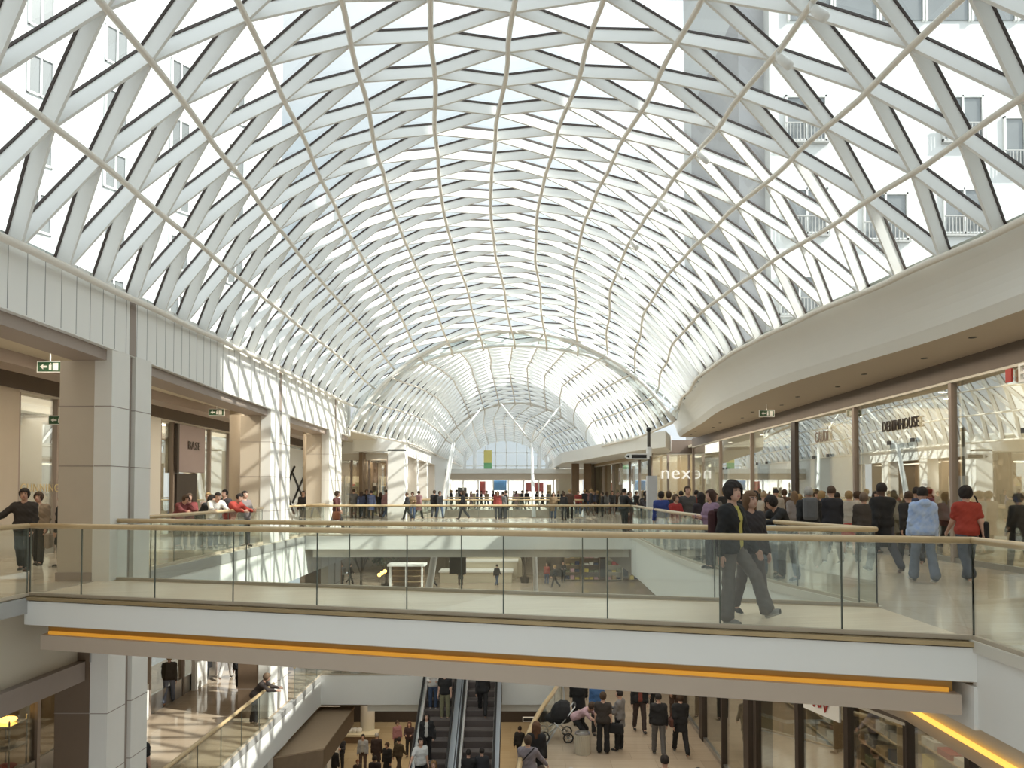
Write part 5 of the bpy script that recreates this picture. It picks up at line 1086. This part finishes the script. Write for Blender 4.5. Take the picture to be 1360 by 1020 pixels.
person('person in dark coat behind the bright blue coat', 888, 22.4, 0, 150, 'stand', ('coat', DK), ('trousers', DK), ('bob', HB), h=1.66)
person('person in white jacket walking away right of the footbridge couple', 1003, 19.0, 0, 175, 'walk', ('jacket', (.58, .52, .45)), ('trousers', BRN), ('short', HD), h=1.72)
person('balding person in dark brown coat beside the white jacket', 1014, 20.3, 0, 180, 'stand', ('coat', (.08, .045, .035)), ('trousers', DK), ('short', (.42, .30, .18)), h=1.66)
person('person in dark hat and beige coat by the brown pier', 1030, 21.8, 0, 165, 'stroll', ('coat', (.45, .40, .35)), ('trousers', DK), ('cap', BLK), h=1.72)
person('person with fair hair in grey patterned top beneath the brown pier', 1055, 20.5, 0, 170, 'walk', ('sweater', (.30, .27, .27)), ('trousers', DK), ('long', (.22, .14, .08)), h=1.70)
person('blonde person in cream coat beside the navy jacket', 1091, 18.6, 0, 175, 'stroll', ('coat', (.50, .40, .30)), ('trousers', DK), ('bob', HL), h=1.66)
for k, (px, d, c) in enumerate([(1192, 19.6, (.36, .03, .03)), (1201, 18.9, (.40, .05, .04))]):
    m_ = person('shop mannequin with pale wig and red top inside the right shop, %s of the pair' % ['left', 'right'][k], 0, d, .28, -80, 'stand', ('sweater', c), ('trousers', (.3, .2, .1)), ('bob', (.5, .42, .3)), h=1.72, X=10.75)
    m_.name = 'mannequin'; m_['category'] = 'mannequin'; m_['group'] = 'red topped mannequins'
    MB().box(10.4, 11.1, d - .33, d + .33, 0, .28).build('display_plinth', COUNTER)
    tag(bpy.data.objects['display_plinth' + ('.001' if k else '')], 'low pale plinth under the %s red topped mannequin' % ['left', 'right'][k], 'plinth', 'mannequin plinths')
# ---- left gallery, upper level
p = person('person in dark jacket with outstretched arm, left one of the far left couple', 33, 14.5, 0, 20, dict(lt=.25, lk=.05, rt=-.2, rk=.2, ra=(.4, .75, .35, 0), la=(.05, .1, .3, .2), hy=.1), ('jacket', (.04, .033, .03)), ('trousers', BLK), ('bob', HD), h=1.72, fine=True)
p = person('person in beige jacket with a carrier bag, right one of the far left couple', 52, 15.6, 0, 12, 'stroll', ('jacket_open', (.33, .26, .19)), ('trousers', BLK), ('bob', HB), h=1.64, fine=True, shirt=(.5, .42, .34))
bag(p, 'carrier_bag', 'beige carrier bag held by the walker in the beige jacket', (.26, -.1, .62), (.12, .24, .34), fab((.40, .33, .27)))
person('person in black partly hidden by the nearest left pillar', 84.5, 15.6, 0, -80, 'stand', ('coat', BLK), ('trousers', BLK), ('long', HD), h=1.62)
for (px, d, yaw, po, tc, bc, hr, h_, lb) in [
  (237, 20.6, 60, 'bent', (.16, .035, .035), DK, ('bob', HB), 1.66, 'person in dark red leaning at the left gallery rail nearest the dark portal'),
  (252, 20.9, 30, 'hold', (.24, .05, .05), DK, ('long', HB), 1.60, 'person in maroon top with long brown hair at the left gallery rail'),
  (267, 20.5, 80, 'bent', BLK, BLK, ('long', HD), 1.66, 'person in black leaning on the left gallery rail'),
  (277, 22.0, 20, 'stand', (.55, .42, .36), DK, ('bob', HL), 1.62, 'person in pale pink behind the white shirted one at the left rail'),
  (284, 20.3, 40, 'bent', (.72, .70, .66), JEAN, ('short', HD), 1.74, 'person in white shirt leaning on the left gallery rail'),
  (299, 21.6, -20, 'stand', (.05, .04, .045), DK, ('short', HD), 1.72, 'person in black standing behind the red jacket at the left rail'),
  (305, 20.4, 70, 'bent', (.40, .05, .035), DK, ('short', HD), 1.70, 'person in bright red jacket leaning on the left gallery rail'),
  (325, 21.2, 60, 'hold', (.25, .21, .20), DK, ('short', HD), 1.68, 'person in grey jacket at the rail just left of the second pillar'),
  (403, 33.0, 10, 'stand', DK, DK, ('short', HD), 1.68, 'person in black in front of the white panel with crossing arcs')]:
    person(lb, px, d, 0, yaw, po, ('jacket', tc), ('trousers', bc), hr, h=h_)
p = person('person in maroon coat with a brown bag walking at the third left pillar', 447, 28.6, 0, 80, 'walk', ('coat', (.10, .03, .028)), ('trousers', BLK), ('bob', HB), h=1.70, fine=True)
bag(p, 'shoulder_bag', 'brown bag of the walker in the maroon coat', (-.26, -.12, .72), (.14, .34, .30), fab((.26, .09, .045)))
# ---- concourse bridge and crowd beyond
person('person in black leaning on the concourse rail right of the hall centre', 829, 28.0, 0, 120, 'railr', ('jacket', BLK), ('trousers', BLK), ('short', HD), h=1.78)
person('person with brown hair in dark top beside the one leaning on the concourse rail', 836, 28.8, 0, 60, 'stand', ('jacket', (.07, .04, .035)), ('trousers', (.14, .06, .05)), ('short', HB), h=1.66)
person('person in dark jacket at the right end of the concourse rail by the signpost', 850, 26.9, 0, 40, 'bent', ('jacket', (.05, .04, .045)), ('trousers', BLK), ('long', HB), h=1.66)
person('person in black close to the signpost cabinet', 857, 27.5, 0, 20, 'stand', ('jacket', BLK), ('trousers', BLK), ('bob', HD), h=1.66)
rs = random.Random(11); PAL = [(BLK, 'black'), (DK, 'dark grey'), (BRN, 'brown'), ((.30, .05, .04), 'red'), ((.06, .075, .14), 'navy'), ((.55, .50, .44), 'cream'), (GRY, 'grey'), (BLK, 'black'), (DK, 'dark grey'), ((.36, .20, .20), 'pink'), ((.25, .17, .09), 'tan')]
def crowd(slots, where, z0, group, yaws=(0, 180, 90, -90, 30, 150), poses=('stand', 'walk', 'stroll', 'hold', 'walk2'), yaw=None):
    slots = sorted(slots)
    for k, (px, d) in enumerate(slots):
        c, cn_ = PAL[rs.randrange(len(PAL))]; t_ = rs.choice(['jacket', 'coat', 'sweater']); hr = rs.choice([('short', HD), ('bob', HB), ('long', HB), ('short', HB), ('bob', HL), ('short', HD)])
        person('person in %s %s %s, %s from the left' % (cn_, t_, where, ORD[k]), px, d, z0, rs.choice(yaws), rs.choice(poses), (t_, c), ('trousers', rs.choice([DK, BLK, JEAN, BRN])), hr, h=rs.uniform(1.58, 1.80), group=group, skin=rs.choice([0, 0, 1, 2]))
crowd([(541, 40.8), (548, 41.4), (556, 42), (577, 42.5), (584, 42.4), (615, 41), (661, 40.6), (668, 41.6), (672, 42), (735, 41), (749, 40.4), (757, 41.5)], 'far out on the concourse bridge', 0, 'shoppers on the concourse bridge')
crowd([(470, 44.5 - 1.5), (480, 42.8), (487, 43.2), (493, 42), (506, 43), (513, 42.6)], 'by the warm lit shop', 0, 'shoppers at the warm shop', yaws=(180, 150, 200, 20))
crowd([(592 + 6.8 * k + rs.uniform(-2, 2), rs.uniform(61, 66)) for k in range(24)], 'beneath the far white beam', 0, 'far crowd under the beam')
crowd([(768, 48), (776, 50), (785, 46), (793, 51), (800, 45), (806, 49), (813, 47), (820, 52), (788, 55), (779, 57), (826, 46), (838, 50), (845, 44.5)], 'right of the far void', 0, 'crowd right of the void')
crowd([(985, 24), (1042, 25.5), (1062, 23.5), (1083, 22.5), (1112, 20.8), (1137, 20.2), (1162, 19.0), (1217, 17.8), (950, 24), (962, 26), (925, 26), (905, 27)], 'deep in the right gallery crowd', 0, 'packed right gallery crowd', yaws=(180, 170, 190, 10, 90))
# ---- middle level
M_ = MZ
pr = person('person in pink shirt and black skirt crouching beside the pram', 764, 20.4, M_, 60, 'stoop', ('sweater', (.52, .34, .37)), ('trousers', BLK), ('bob', HB), h=1.66, fine=True)
person('person in dark blouse with bare arms seen from behind by the ribbed bin', 800, 19.7, M_, 168, 'stand', ('tee', (.045, .035, .03)), ('baggy', BLK), ('bob', HB), h=1.68, fine=True, fat=1.2)
p = person('person in grey cardigan turned towards the dark bloused one', 822, 19.9, M_, -120, 'hold', ('cardigan', (.22, .205, .20)), ('trousers', BLK), ('short', HD), h=1.70, fine=True, fat=1.1)
bag(p, 'handbag', 'large black handbag beside the grey cardigan', (.30, .0, .72), (.14, .42, .30), fab(BLK))
person('person in blue top with long dark hair facing the viewer behind the dark blouse', 792, 21.2, M_, 10, 'stand', ('sweater', (.06, .15, .34)), ('trousers', DK), ('long', HD), h=1.68)
person('person in black jacket with red orange cap walking towards the viewer', 848, 21.4, M_, 5, 'stroll', ('jacket_open', BLK), ('trousers', (.06, .04, .035)), ('cap', (.42, .07, .03)), h=1.76, shirt=(.26, .07, .05))
person('person in black sweater and grey trousers walking away on the middle right gallery', 873, 19.5, M_, 178, 'stroll', ('sweater', BLK), ('trousers', (.13, .12, .115)), ('short', HD), h=1.70, fine=True)
p = person('person in long black jacket with brown handbag walking away on the middle right gallery', 902, 19.6, M_, 182, 'walk', ('cardigan', BLK), ('trousers', BLK), ('bob', HB), h=1.70, fine=True, fat=1.1)
bag(p, 'handbag', 'brown handbag at the elbow of the long black jacket', (.27, .0, .92), (.12, .30, .24), fab((.12, .045, .03)))
person('person in grey top behind the black sweater', 868, 22.6, M_, 20, 'point', ('sweater', (.24, .21, .20)), ('trousers', BLK), ('bob', HB), h=1.68)
person('person in pale top waving behind the long black jacket', 893, 22.8, M_, 40, 'point', ('sweater', (.42, .33, .27)), ('trousers', BRN), ('bob', HL), h=1.64)
person('person in long black coat behind the pram hood', 768, 22.0, M_, 180, 'stand', ('coat', BLK), ('trousers', BLK), ('short', HD), h=1.80)
person('dark haired person in black top seen from behind at the bottom edge, right of centre', 881, 14.9, M_, 180, 'stand', ('tee', BLK), ('trousers', BLK), ('short', HD), h=1.74, fine=True)
person('dark haired person just peeking in at the bottom edge, rightmost', 925, 14.3, M_, 180, 'stand', ('jacket', BLK), ('trousers', BLK), ('short', HD), h=1.70)
person('grey haired person just peeking in at the bottom edge', 758, 14.3, M_, 180, 'stand', ('jacket', GRY), ('trousers', BLK), ('short', HG), h=1.70)
person('brown haired person just peeking in at the bottom edge beside the lilac shopper', 719, 14.4, M_, 180, 'stand', ('jacket', BRN), ('trousers', BLK), ('short', HB), h=1.70)
p = person('person in lilac grey top with black strap holding the yellow rail', 701, 16.3, M_, 172, 'railr', ('sweater', (.27, .235, .26)), ('trousers', DK), ('bob', HB), h=1.66, fine=True, fat=1.15)
bag(p, 'shoulder_bag', 'black cross body bag of the lilac shopper', (.26, .05, .86), (.1, .28, .22), fab(BLK), [(0, .08, .1), (-.2, .18, .40), (-.42, .1, .62)])
person('person with reddish brown hair in black next to the lilac shopper', 712, 17.2, M_, 175, 'stand', ('jacket', BLK), ('trousers', BLK), ('longc', (.13, .06, .03)), h=1.68)
person('person in jeans and yellowish top walking on the sunlit middle left gallery', 228, 24.2, M_, -160, 'walk2', ('jacket', (.05, .04, .03)), ('trousers', (.22, .25, .34)), ('bob', HL), h=1.72, shoes=(.5, .3, .28))
person('person in black walking on the middle left gallery left of the white trousers', 277, 27.2, M_, 0, 'walk', ('coat', BLK), ('trousers', BLK), ('short', HD), h=1.74)
person('person in white trousers on the middle left gallery', 303, 27.4, M_, 180, 'walk2', ('jacket', (.05, .045, .045)), ('trousers', (.62, .60, .58)), ('bob', HB), h=1.70)
person('person in purple top and black trousers on the middle left gallery', 322, 25.6, M_, 20, 'walk', ('jacket_open', BLK), ('trousers', BLK), ('bob', HB), h=1.72, shirt=(.20, .06, .30))
person('person in dark brown leaning back on the middle left rail', 341, 22.0, M_, 95, 'bent', ('jacket', (.045, .032, .028)), ('trousers', DK), ('bob', (.16, .10, .06)), h=1.70)
person('person in black vest and blue sleeves walking away at the bottom left', 191, 16.4, M_, 172, 'stroll', ('tee', BLK), ('trousers', BLK), ('short', HD), h=1.74, fine=True)
crowd([(575, 53), (612, 54), (660, 54), (726, 55), (737, 53), (748, 56), (455, 54), (466, 55)], 'on the far middle level', M_, 'far middle level shoppers')
# ---- escalators
def esc(label, xo, a, yaw, pose, **kw): return person(label, 0, 27.5 - a, MZ - .5774 * a - .02, yaw, pose, X=xo, **kw)
lx_, rx_ = -2.92, -1.42
esc('person in white top and blue jeans near the top of the left escalator', lx_ - .22, 1.3, 8, 'hold', top=('sweater', (.66, .62, .58)), bottom=('trousers', JEAN), hair=('bob', HL), h=1.66, shoes=(.5, .5, .5))
esc('person in crimson top behind the white topped one on the left escalator', lx_ + .0, .75, 0, 'stand', top=('sweater', (.34, .03, .09)), bottom=('trousers', DK), hair=('bob', HD), h=1.64)
esc('person in black t-shirt and khaki trousers on the left escalator', lx_ + .25, 1.7, -8, 'stand', top=('tee', BLK), bottom=('trousers', (.24, .23, .14)), hair=('short', HD), h=1.78)
p = esc('person in white printed t-shirt and black cardigan on the left escalator', lx_ - .2, 3.3, 6, 'stand', top=('jacket_open', BLK), bottom=('trousers', BLK), hair=('long', HD), h=1.66, shirt=(.62, .60, .56))
bag(p, 'shoulder_bag', 'black shoulder bag of the printed t-shirt person on the escalator', (.28, .05, .95), (.12, .26, .30), fab(BLK))
esc('person in plain white t-shirt on the left escalator', lx_ - .26, 4.3, 25, 'railr', top=('tee', (.70, .70, .69)), bottom=('trousers', BLK), hair=('short', HD), h=1.76)
esc('person with orange brown hair low on the left escalator', lx_ - .1, 5.4, 0, 'stand', top=('jacket_open', BLK), bottom=('trousers', BLK), hair=('long', HO), h=1.66, shirt=(.5, .42, .34))
esc('person with long fair hair and dark coat low on the left escalator', lx_ + .25, 5.0, 0, 'stand', top=('coat', (.035, .03, .026)), bottom=('trousers', BLK), hair=('long', (.22, .12, .05)), h=1.70)
esc('person in black climbing near the top of the right escalator', rx_ + .1, 1.6, 180, 'walk', top=('jacket', BLK), bottom=('trousers', BLK), hair=('short', HD), h=1.80)
esc('person in black jacket holding the handrail on the right escalator', rx_ - .2, 4.6, 178, 'railr', top=('jacket', BLK), bottom=('trousers', BLK), hair=('short', HD), h=1.66, fat=1.1)
esc('person in black jacket with white striped shoulder on the right escalator', rx_ + .22, 4.5, 182, 'stand', top=('jacket', (.025, .025, .03)), bottom=('trousers', BLK), hair=('short', HD), h=1.62)
esc('child with orange brown hair low on the right escalator', rx_ + .25, 5.5, 180, 'stand', top=('jacket', DK), bottom=('trousers', BLK), hair=('bob', HO), h=1.45)
# ---- ground floor
for (px, d, yaw, po, t_, b_, hr, h_, lb) in [
  (454, 32.4, 0, 'phone', ('jacket', (.03, .028, .032)), ('trousers', DK), ('short', HB), 1.74, 'person in dark jacket looking down, leftmost in front of the counter'),
  (484, 32.6, 0, 'stand', ('jacket_open', (.42, .44, .47)), ('trousers', (.12, .08, .07)), ('short', HD), 1.70, 'person in pale grey jacket on the ground floor below the white column'),
  (502, 32.6, 180, 'stand', ('coat', (.045, .028, .025)), ('trousers', BRN), ('short', HG), 1.76, 'grey haired person in dark coat seen from behind on the ground floor'),
  (516, 31.6, -30, 'stand', ('coat', BLK), ('trousers', BLK), ('bob', HB), 1.68, 'person in black coat right of the grey haired one on the ground floor'),
  (531, 32.2, 150, 'walk', ('jacket', (.075, .055, .03)), ('trousers', (.06, .045, .03)), ('short', HD), 1.72, 'person in olive brown jacket striding on the ground floor'),
  (545, 34.4, 0, 'hold', ('jacket', (.055, .03, .03)), ('trousers', DK), ('long', (.12, .06, .04)), 1.70, 'person with long brown hair standing left of the escalator on the ground floor'),
  (529, 34.8, 30, 'stand', ('sweater', (.40, .20, .22)), ('trousers', DK), ('bob', HB), 1.60, 'person in pink top sitting height behind the ground floor walkers'),
  (560, 35.5, 180, 'stand', ('jacket', (.42, .38, .33)), ('trousers', BRN), ('bob', HL), 1.68, 'person in pale jacket right beside the escalator on the ground floor'),
  (500, 29.8, 180, 'stand', ('parka', (.035, .022, .022)), ('trousers', BLK), ('short', HD), 1.76, 'large dark figure with hood at the bottom edge of the ground floor'),
  (445, 31.0, 180, 'stand', ('jacket', BLK), ('trousers', BLK), ('short', HD), 1.72, 'dark figure under the brown canopy at the bottom edge'),
  (690, 33.6, 160, 'walk', ('jacket', BLK), ('trousers', BLK), ('short', HD), 1.76, 'person in black behind the right escalator'),
  (477, 30.6, 20, 'stand', ('jacket', (.06, .04, .03)), ('trousers', DK), ('bob', (.25, .1, .05)), 1.30, 'child with reddish hair on the ground floor at the bottom edge')]:
    person(lb, px, d, GZ, yaw, po, t_, b_, hr, h=h_)
# ---- pram and bin
pm = thing('pram', 'black pram with raised hood and three spoked wheels by the crouching person', 'pram', (xat(742, 20.8), 20.8, M_)); x0 = xat(742, 20.8); y0 = 20.8
def wheel(cx_, cy_, r, nm='wheel'):
    m = MB(); m.tube([(cx_ + r * math.cos(a * PI / 10), cy_, M_ + r + r * math.sin(a * PI / 10)) for a in range(21)], .022, 6, caps=False); o = m.build(nm, RUBBER, pm, smooth=True)
    s = MB()
    for k in range(6): a = k * PI / 3; s.tube([(cx_, cy_, M_ + r), (cx_ + r * .95 * math.cos(a), cy_, M_ + r + r * .95 * math.sin(a))], .008, 5)
    s.lathe([(.04, -.02), (.04, .02)], (cx_, cy_, M_ + r), 10); s.build('spokes', STEEL, o)
for wx, wy, r in ((-.15, -.28, .15), (-.15, .28, .15), (.55, -.3, .13), (.55, .3, .13)): wheel(x0 + wx - .3, y0 + wy, r)
m = MB(); m.tube([(x0 - .45, y0 - .26, M_ + .15), (x0 + .1, y0 - .24, M_ + .55), (x0 + .45, y0 - .24, M_ + 1.0)], .018, 6); m.tube([(x0 - .45, y0 + .26, M_ + .15), (x0 + .1, y0 + .24, M_ + .55), (x0 + .45, y0 + .24, M_ + 1.0)], .018, 6); m.tube([(x0 + .25, y0 - .28, M_ + .13), (x0 - .15, y0 - .24, M_ + .55)], .018, 6); m.tube([(x0 + .25, y0 + .28, M_ + .13), (x0 - .15, y0 + .24, M_ + .55)], .018, 6); m.build('frame', STEEL, pm, smooth=True)
MB().tube([(x0 + .45, y0 - .24, M_ + 1.0), (x0 + .47, y0, M_ + 1.02), (x0 + .45, y0 + .24, M_ + 1.0)], .02, 6).build('handle', RUBBER, pm)
m = MB(); m.ell((x0, y0, M_ + .62), (.42, .24, .18), 14, 8); m.build('seat', fab((.02, .02, .022)), pm, smooth=True)
hv = []; hf = []
for i in range(9):
    a = PI * (.05 + .62 * i / 8)
    for j in range(9): b = PI * j / 8; hv.append((x0 + .12 + .42 * -math.cos(a) * .9, y0 + .27 * -math.cos(b) * (.6 + .4 * math.sin(a)), M_ + .66 + .46 * math.sin(a) * math.sin(b) * (1 + .04 * (i % 2))))
for i in range(8):
    for j in range(8): q = i * 9 + j; hf.append((q, q + 1, q + 10, q + 9))
o = MB().mesh(hv, hf).build('hood', fab(BLK), pm); md = o.modifiers.new('thick', 'SOLIDIFY'); md.thickness = .02
bn = thing('litter_bin', 'low ribbed cream bin standing on the middle right gallery', 'bin', (xat(773, 19.7), 19.7, M_)); bx_, by_ = xat(773, 19.7), 19.7
m = MB(); seg = 48; v = []; f = []
for z, s in ((0, 1), (.04, 1), (.5, 1), (.53, .97)):
    for k in range(seg): a = 2 * PI * k / seg; r = .21 * s * (1 + (.035 if k % 2 else -.02) * (0 if z in (0, .53) else 1)); v.append((bx_ + r * math.cos(a), by_ + r * math.sin(a), M_ + z))
for i in range(3):
    for k in range(seg): a, b = i * seg + k, i * seg + (k + 1) % seg; f.append((a, b, b + seg, a + seg))
m.mesh(v, f); m.build('body', BINM, bn); MB().lathe([(.205, .52), (.215, .53), (.215, .56), (.15, .56), (.14, .50)], (bx_, by_, M_), 24).build('rim', STEEL, bn); MB().lathe([(.16, .505), (.16, .51)], (bx_, by_, M_), 20).build('liner', RUBBER, bn)
